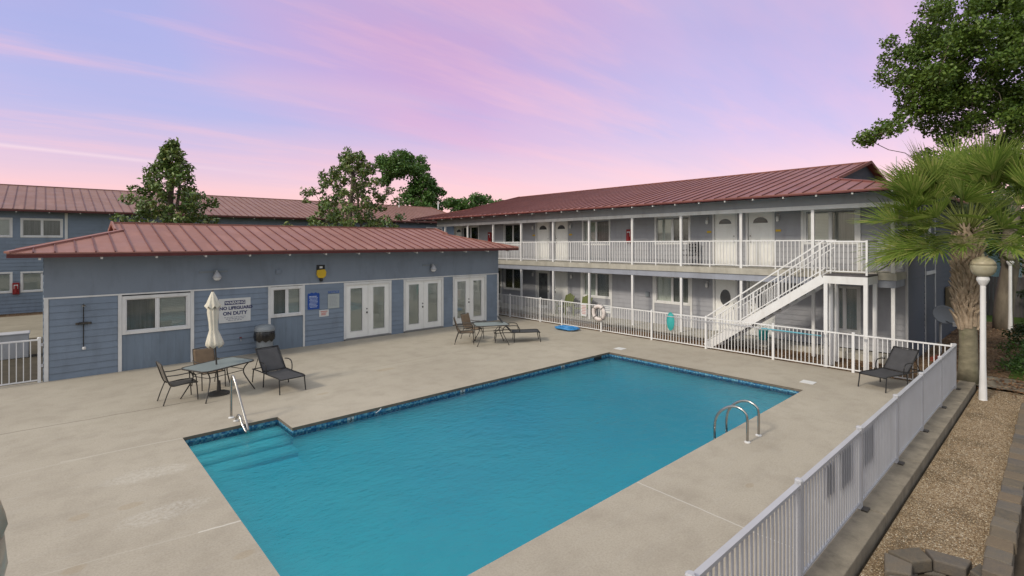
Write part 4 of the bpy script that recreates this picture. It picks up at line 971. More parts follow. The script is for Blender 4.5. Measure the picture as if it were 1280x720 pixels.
# ================================================================== FURNITURE
def grid_sling(path, hw, sg, n=8):
    m_ = MB(); path = [(p.x, p.z) for p in smoothpath([(x, 0, z) for x, z in path], 3)]
    vs = [(x, -hw+2*hw*j/n, z-sg*(1-(2*j/n-1)**2)) for x, z in path for j in range(n+1)]
    return m_.add(vs, [(i*(n+1)+j, i*(n+1)+j+1, (i+1)*(n+1)+j+1, (i+1)*(n+1)+j) for i in range(len(path)-1) for j in range(n)])
def make_chair(sling, label, name='patio_chair'):
    t = thing(name, label, 'chair', group='patio chairs')
    for s in (-1, 1):
        y = s*.27
        MB().tube(smoothpath([(.29, y, 0), (.27, y, .30), (.25, y, .42)], 4), .013, 8).build('leg', M['bronze'], t)
        MB().tube(smoothpath([(-.40, y, 0), (-.33, y, .22), (-.25, y, .43)], 4), .013, 8).build('leg', M['bronze'], t)
        MB().tube(smoothpath([(.255, y, .42), (.25, y, .54), (.20, y, .63), (.08, y, .655), (-.12, y, .645), (-.33, y, .655)], 5), .013, 8).build('armrest', M['bronze'], t)
    fr = MB()
    for s in (-1, 1): fr.tube(smoothpath([(.29, s*.245, .405), (.05, s*.245, .415), (-.20, s*.245, .40), (-.29, s*.245, .48), (-.37, s*.245, .72), (-.43, s*.24, .93)], 5), .013, 8)
    fr.tube([(.29, -.245, .405), (.29, .245, .405)], .012, 8); fr.tube([(-.43, -.24, .93), (-.435, 0, .945), (-.43, .24, .93)], .012, 8); fr.tube([(-.2, -.245, .40), (-.2, .245, .40)], .011, 8)
    fr.tube([(.255, -.27, .42), (.255, -.245, .41)], .011, 6); fr.tube([(.255, .27, .42), (.255, .245, .41)], .011, 6); fr.tube([(-.25, -.27, .43), (-.24, -.24, .43)], .011, 6); fr.tube([(-.25, .27, .43), (-.24, .24, .43)], .011, 6)
    fr.build('frame', M['bronze'], t, smooth=True)
    def slingmesh(path):
        return grid_sling(path, .24, .02)
    o = slingmesh([(.285, .41), (.16, .408), (.02, .405), (-.10, .40), (-.20, .402)]).build('seat', sling, t, smooth=True)
    o2 = slingmesh([(-.215, .42), (-.28, .50), (-.32, .60), (-.36, .72), (-.43, .93)]).build('backrest', sling, t, smooth=True)
    for q in (o, o2): q.modifiers.new('Solid', 'SOLIDIFY').thickness = .008
    return t
def place(o, x, y, deg, z=0): o.location = (x, y, z); o.rotation_euler = (0, 0, R(deg)); return o
place(make_chair(M['slinggrey'], 'taupe sling chair with dark arms at the left end of the umbrella table'), 2.36, 14.08, 4)
c2 = make_chair(M['slingtan'], 'brown sling chair tucked behind the umbrella table'); place(c2, 3.12, 14.86, -82)
c3 = copy_tree(c2); c3['label'] = 'tan sling chair seen from behind at the left of the far table'; place(c3, 11.36, 14.92, -38)
c4 = copy_tree(c2); c4['label'] = 'brown sling chair behind the far table near the french doors'; place(c4, 12.05, 15.35, -75)

def make_table(w, d, label):
    t = thing('patio_table', label, 'table', group='glass patio tables'); hw, hd, r_ = w/2, d/2, .16
    def outline(k):
        pts = []
        for cx, cy, a0 in ((hw-r_, hd-r_, 0), (-hw+r_, hd-r_, 90), (-hw+r_, -hd+r_, 180), (hw-r_, -hd+r_, 270)):
            for j in range(6): a = R(a0+j*18); pts.append((cx+(r_+k)*math.cos(a), cy+(r_+k)*math.sin(a)))
        return pts
    MB().prism([(x, y, .712) for x, y in outline(-.01)], (0, 0, .008)).build('glass_top', M['tableglass'], t)
    rimm = MB(); rimm.tube([(x, y, .715) for x, y in outline(0)], .017, 6, True)
    rimm.tube([(x*.72, y*.72, .52) for x, y in outline(0)[::1]], .009, 6, True); rimm.build('frame', M['bronze'], t, smooth=True)
    for sx in (-1, 1):
        for sy in (-1, 1):
            MB().tube(smoothpath([(sx*(hw-.12), sy*(hd-.10), .70), (sx*(hw-.22), sy*(hd-.16), .56), (sx*(hw-.22), sy*(hd-.15), .40), (sx*(hw-.03), sy*(hd-.02), 0)], 5), .015, 8).build('leg', M['bronze'], t, smooth=True)
    return t
place(make_table(1.36, .92, 'bronze framed glass patio table holding the closed umbrella'), 3.14, 14.0, 24)
place(make_table(1.22, .86, 'bronze framed glass patio table near the third french doors'), 11.95, 14.2, -28)
um = thing('patio_umbrella', 'closed cream umbrella standing through the near glass table', 'umbrella', (3.14, 14.0, 0))
MB().lathe([(.25, 0), (.25, .025), (.16, .06), (.05, .08), (.035, .32)], (0, 0, 0), 24).build('base', M['bronze'], um, smooth=False)
MB().tube([(0, 0, .05), (-.115, -.0, 1.6), (-.133, -.0, 2.52)], .02, 10).build('pole', M['bronze'], um)
def drape(prof, n=32, folds=8, amp=.18, cx=lambda z: 0):
    mb = MB(); vs = []; fs = []
    for i, (r_, z) in enumerate(prof):
        for j in range(n):
            a = 2*math.pi*j/n; rr_ = r_*(1+amp*math.cos(folds*a+.6*i*.3)); zz = z+(.04*math.cos(folds*a) if i == 0 else 0)
            vs.append((cx(z)+rr_*math.cos(a), rr_*math.sin(a), zz))
    for i in range(len(prof)-1):
        for j in range(n): fs.append((i*n+j, i*n+(j+1) % n, (i+1)*n+(j+1) % n, (i+1)*n+j))
    fs.append(tuple(range((len(prof)-1)*n, len(prof)*n))); mb.add(vs, fs); return mb
cx = lambda z: -.115-(z-1.6)*.02 if z > 1.6 else -.115*z/1.6
drape([(.175, 1.17), (.165, 1.27), (.125, 1.42), (.085, 1.56), (.09, 1.75), (.115, 2.0), (.09, 2.2)], cx=cx).build('canopy', M['cream'], um, smooth=True).modifiers.new('Solid', 'SOLIDIFY').thickness = .006
drape([(.165, 2.12), (.125, 2.22), (.075, 2.36), (.022, 2.49)], amp=.14, cx=cx).build('vent_flap', M['cream'], um, smooth=True)
MB().tube([(-.108, 0, 1.5), (-.112, 0, 1.56)], .092, 16).build('tie_strap', M['cream'], um)

def make_lounger(label):
    t = thing('sun_lounger', label, 'sun lounger', group='sun loungers on the deck'); hw = .31
    fr = MB(); back = (-.48, .89)
    for s in (-1, 1):
        fr.tube(smoothpath([(-.62, s*hw, .34), (-.2, s*hw, .36), (.5, s*hw, .36), (.95, s*hw, .37), (1.06, s*hw, .345)], 4), .015, 8)
        fr.tube([(.0, s*(hw-.02), .37), (back[0], s*(hw-.02), back[1])], .014, 8)
    fr.tube([(1.06, -hw, .345), (1.06, hw, .345)], .014, 8); fr.tube([(-.62, -hw, .34), (-.62, hw, .34)], .014, 8); fr.tube([(back[0], -hw+.02, back[1]), (back[0], hw-.02, back[1])], .014, 8)
    fr.tube([(-.29, -hw+.02, .69), (-.58, -hw+.05, .35)], .01, 6); fr.tube([(-.29, hw-.02, .69), (-.58, hw-.05, .35)], .01, 6); fr.tube([(0, -hw, .36), (0, hw, .36)], .012, 8)
    fr.build('frame', M['black'], t, smooth=True)
    for s in (-1, 1):
        for x0, x1 in ((1.02, 1.08), (.12, .10), (-.55, -.60)):
            MB().tube([(x0, s*hw, .35), (x1, s*(hw+.01), 0)], .015, 8).build('leg', M['black'], t)
        MB().tube(smoothpath([(.30, s*(hw+.01), .36), (.29, s*(hw+.02), .50), (.22, s*(hw+.02), .60), (.05, s*(hw+.02), .62), (-.12, s*(hw+.015), .60)], 5), .014, 8).build('armrest', M['black'], t, smooth=True)
    def slab(path, lip=0):
        return grid_sling(path, hw-.02, .015)
    a = slab([(.03, .365), (.3, .36), (.6, .36), (.93, .37), (1.05, .35)]).build('seat', M['slingdark'], t, smooth=True)
    b = slab([(.0, .38), (-.12, .507), (-.24, .634), (-.36, .762), (-.475, .884)]).build('backrest', M['slingdark'], t, smooth=True)
    for q in (a, b): q.modifiers.new('Solid', 'SOLIDIFY').thickness = .01
    return t
l1 = make_lounger('dark sling lounger standing in front of the bin and small window'); place(l1, 4.42, 13.98, -85)
l2 = copy_tree(l1); l2['label'] = 'dark sling lounger beside the far glass table'; place(l2, 12.85, 14.12, -38)
l3 = copy_tree(l1); l3['label'] = 'dark sling lounger in the right corner where the two fences meet'; place(l3, 16.30, 3.08, 164)

tc = thing('trash_bin', 'round grey rubbish bin with black bag folded over its rim', 'rubbish bin', (5.3, 17.72, 0))
MB().lathe([(.22, 0), (.235, .1), (.27, .72), (.275, .80)], (0, 0, 0), 28).build('body', M['bin'], tc, smooth=False)
bgm = drape([(.30, .50), (.315, .62), (.30, .74), (.285, .82)], 40, 9, .05); bgm.build('bag', M['bag'], tc, smooth=True)
MB().lathe([(.31, .80), (.315, .86), (.27, .95), (.16, 1.0), (.10, 1.01)], (0, 0, 0), 28).build('lid', M['bin'], tc, smooth=False, bevel=.01)

bc = thing('balcony_chair', 'black openwork metal chair on the upper walkway below the window', 'chair', (19.05, 10.3, ZF-.004), R(180))
m_ = MB()
for s in (-1, 1):
    m_.tube([(.22, s*.24, 0), (.22, s*.24, .44)], .014, 6); m_.tube([(-.22, s*.24, 0), (-.26, s*.24, .95)], .014, 6); m_.tube([(.22, s*.24, .44), (.2, s*.24, .62), (-.25, s*.24, .64)], .014, 6)
m_.tube([(-.26, -.24, .95), (-.26, 0, 1.0), (-.26, .24, .95)], .016, 6); m_.build('frame', M['black'], bc)
MB().box(-.22, .24, -.24, .24, .42, .445).build('seat', M['black'], bc)
m_ = MB()
for i in range(7): m_.bar((-.23, -.21+.07*i, .46), (-.257, -.21+.07*i, .94), .02, .012)
for k in range(3): m_.bar((-.24, -.22, .58+.12*k), (-.24, .22, .64+.12*k), .02, .03); m_.bar((-.244, .22, .58+.12*k), (-.244, -.22, .64+.12*k), .02, .03)
m_.build('backrest', M['black'], bc)
def adirondack(y, label):
    t = thing('plastic_chair', label, 'chair', (18.75, y, .17), R(180), 'green plastic chairs')
    m_ = MB(); m_.box(-.25, .27, -.27, .27, .36, .40); m_.build('seat', M['green'], t)
    m_ = MB()
    for i in range(5): m_.bar((-.22, -.22+.11*i, .38), (-.42, -.24+.12*i, .98-.05*abs(i-2)), .10, .02, (1, 0, 0))
    m_.build('backrest', M['green'], t)
    for s in (-1, 1):
        MB().box(-.30, .32, s*.31-.06, s*.31+.06, .56, .59).build('armrest', M['green'], t)
        MB().box(.22, .30, s*.29-.03, s*.29+.03, 0, .56).build('leg', M['green'], t); MB().box(-.30, -.22, s*.29-.03, s*.29+.03, 0, .56).build('leg', M['green'], t)
adirondack(16.7, 'green plastic chair outside the plain white ground floor door'); adirondack(15.6, 'green plastic chair under the ground floor window')
bk = thing('bucket', 'teal bucket on the ground floor walkway under the stairs', 'bucket', (19.1, 7.5, .17))
MB().lathe([(.13, 0), (.17, .33), (.18, .34)], (0, 0, 0), 18).build('body', M['teal'], bk)
MB().tube([(0, .175*math.cos(t), .33+.14*math.sin(t)) for t in np.linspace(0, math.pi, 12)], .008, 6).build('bail_handle', M['steel'], bk)

# ================================================================== STREET FURNITURE, RIGHT SIDE
def lamp_post(x, y, z, label, h=2.92, s=1.0):
    t = thing('lamp_post', label, 'lamp post', (x, y, z), group='white globe lamp posts')
    MB().lathe([(.085, 0), (.08, .02), (.06, .9), (.055, h-.12), (.05, h-.1)], (0, 0, 0), 20).build('pole', M['white'], t, smooth=False)
    MB().lathe([(.055, h-.14), (.075, h-.11), (.11, h-.04), (.125, h), (.12, h+.05), (.10, h+.08)], (0, 0, 0), 24).build('collar', M['white'], t)
    MB().lathe([(.10, h+.08), (.17, h+.12), (.23, h+.20), (.25, h+.30), (.245, h+.36)], (0, 0, 0), 32).build('globe', M['globe_glass'], t, smooth=True)
    MB().lathe([(.25, h+.362), (.235, h+.42), (.18, h+.50), (.10, h+.55), (.03, h+.57), (.03, h+.62), (.012, h+.64)], (0, 0, 0), 32).build('cap', M['globe_cap'], t, smooth=True)
    return t
M['globe_cap'] = paint('globe_cap', (.44, .39, .27), .15, .4, (.15, .12, .08), .5, 6)
lp = lamp_post(16.85, 1.46, -.15, 'white lamp post with amber globe in the gravel in front of the palm')
for q, lab, loc in ((1, 'white lamp post with amber globe farther off by the dark hedge', (29.98, 1.75, -.1)), (2, 'amber lamp globe close to the camera at the left edge of the view', (-.292, 1.14, -.03))):
    c = copy_tree(lp); c['label'] = lab; c.location = loc
dsh = thing('satellite_dish', 'grey satellite dish on a short mast beside the end wall', 'satellite dish', (22.5, 3.02, -.1))
MB().tube([(0, 0, 0), (0, 0, 1.0), (.05, -.05, 1.15)], .035, 8).build('mast', M['trimgrey'], dsh)
prof = [(.02, 0), (.2, .025), (.36, .075), (.42, .11)]; m_ = MB(); m_.lathe(prof+[(.42, .10), (.36, .06), (.2, .01), (.02, -.015)], (0, 0, 0), 24); o = m_.build('reflector', M['dish'], dsh, smooth=True)
o.rotation_euler = (R(62), R(0), R(-62)); o.location = (0, -.08, 1.3); o.scale = (.8, .8, .8)
MB().tube([(-.05, -.1, 1.15), (-.3, -.4, 1.05)], .015, 6).build('arm', M['dish'], dsh); MB().box(-.36, -.24, -.46, -.36, 1.0, 1.14).build('receiver', M['trimgrey'], dsh)
mb = MB(FE); mb.box(26.3, 27.3, .03, .3, .7, 1.9); tag(mb.build('meter_cabinet', M['brown'], loc=FE(26.8, .03, 1.3), bevel=.01), 'beige meter cabinet on the end wall behind the palm', 'meter cabinet')
for (x, y, n_, lab) in ((20.75, 3.0, 3, 'low stack of red bricks against the end wall bed'), (20.7, 2.3, 4, 'row of red bricks left of the palm trunk')):
    m_ = MB()
    for i in range(n_):
        for c in range(2): m_.box(i*.215, i*.215+.205, -.05, .05, c*.068, c*.068+.062)
    o = m_.build('brick_stack', M['brick'], bevel=.006); o.location = (x, y, -.09); o.rotation_euler = (0, 0, R(-12)); tag(o, lab, 'bricks')

# ================================================================== VEGETATION
def leaf_mesh(name, centers, outward, length, width, mat, parent, jitter=.9, upb=.25):
    n = len(centers); c = np.array(centers, dtype=np.float32)
    d = np.array(outward)*(1-jitter)+RNG.normal(size=(n, 3))*jitter*.6; d[:, 2] += -.1; d /= np.linalg.norm(d, axis=1)[:, None]+1e-6
    nn = RNG.normal(size=(n, 3))*.6+np.array([0, 0, upb+.4])+np.array(outward)*.5; s = np.cross(d, nn); s /= np.linalg.norm(s, axis=1)[:, None]+1e-6
    up = np.cross(s, d)
    ln = (length*RNG.uniform(.6, 1.25, n))[:, None]; wd = (width*RNG.uniform(.7, 1.2, n))[:, None]
    v = np.empty((n, 4, 3), np.float32)
    v[:, 0] = c-d*ln/2; v[:, 1] = c+s*wd/2+up*wd*.12; v[:, 2] = c+d*ln/2; v[:, 3] = c-s*wd/2+up*wd*.12
    me = bpy.data.meshes.new(name); me.vertices.add(n*4); me.vertices.foreach_set('co', v.ravel())
    me.loops.add(n*4); me.loops.foreach_set('vertex_index', np.arange(n*4, dtype=np.int32)); me.polygons.add(n)
    me.polygons.foreach_set('loop_start', np.arange(0, n*4, 4, dtype=np.int32)); me.polygons.foreach_set('loop_total', np.full(n, 4, np.int32))
    me.update(calc_edges=True); me.materials.append(mat)
    o = bpy.data.objects.new(name, me); col.objects.link(o); o.parent = parent; return o
def clump_points(clumps, dens, shell=.55):
    C = []; O = []
    for (cx_, cy_, cz_, r_) in clumps:
        n = int(dens*r_*r_)
        d = RNG.normal(size=(n, 3)); d /= np.linalg.norm(d, axis=1)[:, None]; d[:, 2] *= .8
        rad = r_*(shell+(1-shell)*RNG.random(n))*(.75+.5*RNG.random(n))
        C.append(np.array([cx_, cy_, cz_])+d*rad[:, None]); O.append(d)
    return np.concatenate(C), np.concatenate(O)
def limb(mb, a, b, r0, r1, wob=.12, n=6):
    a, b = Vector(a), Vector(b); ln = (b-a).length
    pts = [a+(b-a)*(i/n)+Vector((random.uniform(-1, 1), random.uniform(-1, 1), random.uniform(-.5, 1)))*wob*ln*.3*math.sin(math.pi*i/n) for i in range(n+1)]
    mb.tube(pts, [r0+(r1-r0)*i/n for i in range(n+1)], 7)
def tree(label, loc, clumps, dens, leaf, leafmat, trunk_h, r0, name='tree', bark='bark', forks=3, jitter=.9, group=None, hub=None):
    t = thing(name, label, 'tree', loc, group=group)
    hub = Vector(hub) if hub else Vector((0, 0, trunk_h)); mb = MB()
    limb(mb, (0, 0, -.1), hub, r0, r0*.7, .08, 8)
    cl = sorted(clumps, key=lambda c: c[2])
    nodes = [(hub, r0*.6)]
    for c in cl:
        p = Vector(c[:3]); q = min(nodes, key=lambda n_: (n_[0]-p).length+(.6*max(0, n_[0].z-p.z)))
        r1 = max(.015, q[1]*.55); limb(mb, q[0], p, q[1]*.8, r1, .2, 5); nodes.append((p, max(.02, r1)))
    mb.build('trunk', M[bark], t, smooth=True)
    C, O = clump_points(clumps, dens); leaf_mesh('crown', C, O, leaf[0], leaf[1], leafmat, t, jitter); return t
# magnolias: tiers of clumps round a straight stem, ragged tips and gaps
def magnolia(label, loc, h, w, seed, lean=(0, 0), base=1.2, top=.2, n=88, pw=1.0):
    rnd = random.Random(seed); cl = []
    for i in range(n):
        f = (i+.5)/n; f = f**.7; z = base+(h-base)*f
        rad = w*(1-f)**pw*(.6+.4*rnd.random())+top*.4; a = i*2.4+rnd.uniform(-.4, .4)
        k = rnd.choice((1, 1, .75, .45))
        cl.append((lean[0]*f+rad*k*math.cos(a), lean[1]*f+rad*k*math.sin(a), z+rnd.uniform(-.2, .25), rnd.uniform(.24, .46)*(1.15-.4*f)))
    cl.append((lean[0], lean[1], h, .22))
    return tree(label, loc, cl, 560, (.24, .115), M['magleaf'], h*.92, .16, 'magnolia_tree', jitter=.75, group='magnolias behind the pool house', hub=(lean[0]*.9, lean[1]*.9, h*.9))
magnolia('pointed conical magnolia behind the left half of the pool house roof', (4.5, 29, -.03), 8.35, 4.2, 4, n=150)
magnolia('broad ragged magnolia behind the right half of the pool house roof', (13.2, 29, -.03), 8.8, 4.7, 11, lean=(.4, -.2), top=.9, n=185, pw=.62)
# tall tree behind the rear block: leaning round head over a thick leafy body
rnd = random.Random(5); cl = []
for i in range(46):
    a = rnd.random()*6.28; b = rnd.random(); r_ = 2.7*b**.5; cl.append((-1.1*.738+r_*math.cos(a), 1.1*.674+r_*math.sin(a), 12.6+rnd.uniform(-1.3, 1.5)*(1-.4*b), rnd.uniform(.55, .95)))
for i in range(20):
    f = i/19; cl.append((.738*(-3.2+1.2*f)+rnd.uniform(-.5, .5), -.674*(-3.2+1.2*f)+rnd.uniform(-.5, .5), 10.4+2.0*f+rnd.uniform(-.3, .3), rnd.uniform(.4, .7)))
for i in range(60):
    f = rnd.random(); r_ = (3.1-1.1*f)*rnd.random()**.5; a = rnd.random()*6.28; cl.append((.8+r_*math.cos(a), -.7+r_*math.sin(a), 5.5+5.5*f, rnd.uniform(.6, 1.0)))
for i in range(16):
    f = i/15; cl.append((.738*(1.2+2.4*f)+rnd.uniform(-.4, .4), -.674*(1.2+2.4*f)+rnd.uniform(-.4, .4), 11.8-2.6*f+rnd.uniform(-.3, .3), rnd.uniform(.4, .6)))
tree('tall dark green tree with a leaning round head behind the rear block', (31.7, 52, 0), cl, 190, (.36, .24), M['farleaf'], 6, .45, group=None)
# low far trees
for i, (px, h, w, lab) in enumerate(((572, 9.9, 2.2, 'small far tree just right of the tall leaning tree'), (592, 10.3, 2.4, 'rounded far tree in the middle of the low row'), (610, 9.8, 2.0, 'last small far tree on the right by the block roof'))):
    d = 75; l = (px-640)/640*d; X = .674*d+.738*l; Y = .738*d-.674*l; rnd = random.Random(i+20)
    cl = [(rnd.uniform(-1, 1)*w, rnd.uniform(-1, 1)*w, h*.55+rnd.random()**.7*h*.42, rnd.uniform(.6, 1.0)) for k in range(22)]
    tree(lab, (X, Y, 0), cl, 150, (.42, .28), M['farleaf'], h*.5, .25, 'far_tree', group='far trees past the rear block')
# trees that close the view on the right
src = None
for i, (x, y, h, lab) in enumerate(((58, -4, 8, 'dark green tree filling the gap right of the oak trunk'), (55, -16, 9, 'tree far off to the right of the lawn'), (64, -27, 10, 'tallest tree beyond the lawn on the right'), (70, 12, 9, 'tree standing behind the teal house'))):
    rnd = random.Random(i+40); cl = [(rnd.uniform(-1, 1)*3.6, rnd.uniform(-1, 1)*3.6, h*.25+rnd.random()**.8*h*.7, rnd.uniform(.8, 1.4)) for k in range(40)]
    tree(lab, (x, y, -.1), cl, 75, (.40, .26), M['farleaf'], h*.4, .3, 'far_tree', group='trees beyond the lawn')
for i, (x, y, h, w, lab) in enumerate(((43.5, 4.6, 8.5, 2.0, 'dark leafy tree hiding the roof of the teal house'), (42, 1.2, 7.5, 2.0, 'dark leafy tree right of the oak trunk by the board fence'))):
    rnd = random.Random(i+60); cl = [(rnd.uniform(-1, 1)*w*.6, rnd.uniform(-1, 1)*w, (4.6 if i == 0 else 1.5)+rnd.random()*(h-(4.6 if i == 0 else 1.5)), rnd.uniform(.5, .85)) for k in range(46)]
    tree(lab, (x, y, -.1), cl, 150, (.26, .16), M['shadeleaf'], 3.2, .22, 'shade_tree', group='shade trees by the teal house')
# big oak on the right
rnd = random.Random(9); cl = []
RV = Vector((.738, -.674, 0)); VV = Vector((.674, .738, 0))
def oakpt(l, d, z, r_):
    p = RV*l+VV*d; cl.append((p.x, p.y, z, r_))
def inside(l, z):
    # outline of the crown as it stands: high on the right, drooping arm on the left
    e = ((l-1.2)/5.6)**2+((z-11.4)/3.9)**2
    return e < 1
c_ = 0
while c_ < 225:
    l = rnd.uniform(-4.6, 6.8); z = rnd.uniform(7.3, 15.4)
    if not inside(l, z): continue
    if rnd.random() < .25 and z < 9.5: continue
    oakpt(l, rnd.uniform(-2.6, 2.6)*(1-.5*((l-1)/6)**2), z, rnd.uniform(.38, .80)); c_ += 1
for i in range(13):
    f = i/12; oakpt(-2.6-3.1*f, rnd.uniform(-.7, .7), 10.2-2.0*f+rnd.uniform(-.3, .3), rnd.uniform(.35, .55))
for i in range(10):
    f = i/9; oakpt(-1.9-1.3*f, rnd.uniform(-.7, .7), 8.9-1.9*f+rnd.uniform(-.2, .2), rnd.uniform(.3, .5))
for i in range(34):
    oakpt(rnd.uniform(-.6, 4.8), rnd.uniform(-2, 2), rnd.uniform(5.4, 8.6), rnd.uniform(.4, .75))
tree('large spreading oak rising above the palm at the right', (30.57, 2.0, -.1), cl, 1150, (.15, .105), M['oakleaf'], 5.2, .36, 'oak_tree', 'oakbark', hub=(.4, -.3, 5.4))
# palm
pt = thing('palm_tree', 'fan palm', 'palm tree', (18.41, 1.89, -.1)); pt['label'] = 'fan palm with shaggy trunk standing beside the lamp post'
m_ = MB(); m_.tube([(0, 0, 0), (.01, 0, .4), (.02, 0, 1.0), (.02, .01, 1.55), (.03, .01, 2.6), (.04, .01, 4.0)], [.24, .21, .195, .19, .20, .19], 20); m_.build('trunk', M['palmtrunk'], pt, smooth=True)
m_ = MB(); rnd = random.Random(2)
for i in range(135):
    f = i/135; z = 1.42+2.5*f; a = i*2.399; r0 = .19+.02*math.sin(f*3)
    s = Vector((math.cos(a), math.sin(a), 0)); p = Vector((.03, .01, z))+s*(r0-.02); w = Vector((-s.y, s.x, 0)); ln = rnd.uniform(.34, .52); out = rnd.uniform(.08, .16)*(1.0 if f < .9 else .6)
    q = p+s*out*.7+Vector((0, 0, ln*.6))+w*rnd.uniform(-.05, .05); e_ = p+s*(out+.05)+Vector((0, 0, ln))+w*rnd.uniform(-.09, .09)
    for sg in (-1, 1):   # split boot: two prongs
        q2 = q+w*sg*.05; e2 = e_+w*sg*.10
        m_.tube([p+w*sg*.03, q2, e2], [.065, .042, .016], 5)
m_.build('leaf_bases', M['palmboot'], pt)
def frond(mb, base, az, el, plen, flen, droop, rnd, stem):
    d = Vector((math.cos(az)*math.cos(el), math.sin(az)*math.cos(el), math.sin(el))); pts = []; p = Vector(base)
    for i in range(7):
        pts.append(p.copy()); p = p+d*plen/6; d = (d+Vector((0, 0, -.055*droop))).normalized()
    stem.tube(pts, [.022, .02, .018, .016, .014, .013, .012], 5)
    side = d.cross(Vector((0, 0, 1))).normalized(); upv = side.cross(d).normalized(); ro = rnd.uniform(-.6, .6); side = (side*math.cos(ro)+upv*math.sin(ro)).normalized(); upv = side.cross(d).normalized(); n = 30
    for k in range(n):
        t = (k+.5)/n*2-1; ang = t*1.6+rnd.uniform(-.03, .03)
        # costapalmate: leaflets start along a short curved midrib
        root = p+d*(.28*flen*(1-abs(t))**.9)-upv*(.10*flen*(1-abs(t)))
        dir_ = (d*math.cos(ang)+side*math.sin(ang)+upv*(.42*abs(math.sin(ang))+.06)).normalized()
        ln = flen*(.62+.38*math.cos(ang*.55))*rnd.uniform(.88, 1.08); w0 = .030*flen; wv = dir_.cross(upv).normalized()
        q = Vector(root); dd = dir_.copy(); prev = None; sw = rnd.uniform(-.05, .05); S = 5
        for i in range(S+1):
            f = i/S; w = w0*(.35+1.3*f)*(1 if f < .35 else 1-(f-.35)/.65*.92) if i else w0*.3
            w = w0*max(.06, (.3+.7*min(1, f/.35)) if f < .35 else 1-(f-.35)/.65*.94)
            a, b = q-wv*w, q+wv*w; c = q-upv*w*.35
            if prev: mb.add([prev[0], prev[2], c, a], [(0, 1, 2, 3)]); mb.add([prev[2], prev[1], b, c], [(0, 1, 2, 3)])
            prev = (a, b, c)
            q = q+dd*ln/S; dd = (dd+Vector((0, 0, -1))*(.03+.50*f*f*f)*droop+wv*sw*f).normalized()
fb = MB(); sb = MB(); rnd = random.Random(12)
for i in range(80):
    f = (i*.7548+.13) % 1; az = i*2.399+rnd.uniform(-.2, .2); el = 1.42-1.50*f+rnd.uniform(-.12, .12)
    frond(fb, (.04+.1*math.cos(az), .01+.1*math.sin(az), 3.92+.30*(1-f)), az, el, rnd.uniform(.85, 1.38), rnd.uniform(.85, 1.10), .6+.55*f, rnd, sb)
cr = MB(); cr.v, cr.f, cr.mi = fb.v, fb.f, fb.mi
o = cr.build('crown', M['palmleaf'], pt)
sb.build('leaf_stalks', M['palmstalk'] if 'palmstalk' in M else M['green'], pt, smooth=True)
# hedges and shrubs on the right
def shrub(label, loc, rx, ry, h, n, seed, mat, leaf=(.10, .04), dens=900, group='spreading shrubs right of the lamp post'):
    rnd = random.Random(seed); cl = []
    for i in range(n):
        a = rnd.random()*6.28; r_ = rnd.random()**.5; cl.append((rx*r_*math.cos(a), ry*r_*math.sin(a), h*(.25+.6*(1-r_*r_)*rnd.uniform(.5, 1.1)), rnd.uniform(.2, .36)))
    t = thing('shrub', label, 'shrub', loc, group=group); m_ = MB()
    for c in cl[:14]: limb(m_, (0, 0, 0), c[:3], .025, .008, .2, 4)
    m_.build('stem', M['bark'], t); C, O = clump_points(cl, dens, .3); leaf_mesh('foliage', C, O, *leaf, mat, t, .7); return t
shrub('bright green spreading shrub nearest the lamp post', (20.9, .35, -.1), 1.3, 1.0, .62, 46, 1, M['hedgeleaf'])
shrub('mid green spreading shrub behind the nearest one', (23.4, .5, -.1), 1.5, 1.1, .8, 50, 2, M['hedgeleaf'], dens=650)
shrub('dark spreading shrub by the far lamp post', (26.6, .6, -.1), 1.7, 1.2, .9, 50, 3, M['darkleaf'], (.13, .06), 520)
shrub('dark low shrub at the right edge of the view', (22.0, -1.3, -.1), 1.3, 1.0, .8, 40, 4, M['hedgeleaf'], dens=650)
shrub('dark tall bush at the right edge behind the far lamp post', (34.5, .2, -.1), 2.0, 1.6, 4.6, 70, 6, M['darkleaf'], (.2, .1), 420, None)
th = thing('teal_house', 'pale teal clapboard house glimpsed behind the palm', 'house', (46, 4, -.1))
mb = MB(lambda u, n, z: (46-n, u, z)); siding(mb, 2.5, 9, -.1, 4.2, .2); w2 = mb.build('wall', M['tealwall'], th, True)
mb = MB(); mb.box(46.05, 54, 2.52, 8.98, -.1, 4.2); mb.build('core', M['tealwall'], w2, True)
mb = MB(); mb.prism([(45.5, 2.0, 4.2), (54.6, 2.0, 4.2), (50, 2.0, 6.0)], (0, 7.5, 0)); mb.build('roof', M['roofrear'], th, True)
wf = thing('board_fence', 'dark weathered board fence behind the palm trunk', 'fence', (36, 3, -.1))
mb = MB()
for i in range(90): mb.box(36, 36.03, -3+i*.14, -3+i*.14+.132, -.1, 1.9+.02*random.random())
mb.build('boards', M['wood'], wf, True); mb = MB(); mb.box(36.032, 36.08, -3, 9.5, .4, .5); mb.box(36.032, 36.08, -3, 9.5, 1.5, 1.6); mb.build('rail', M['wood'], wf, True)

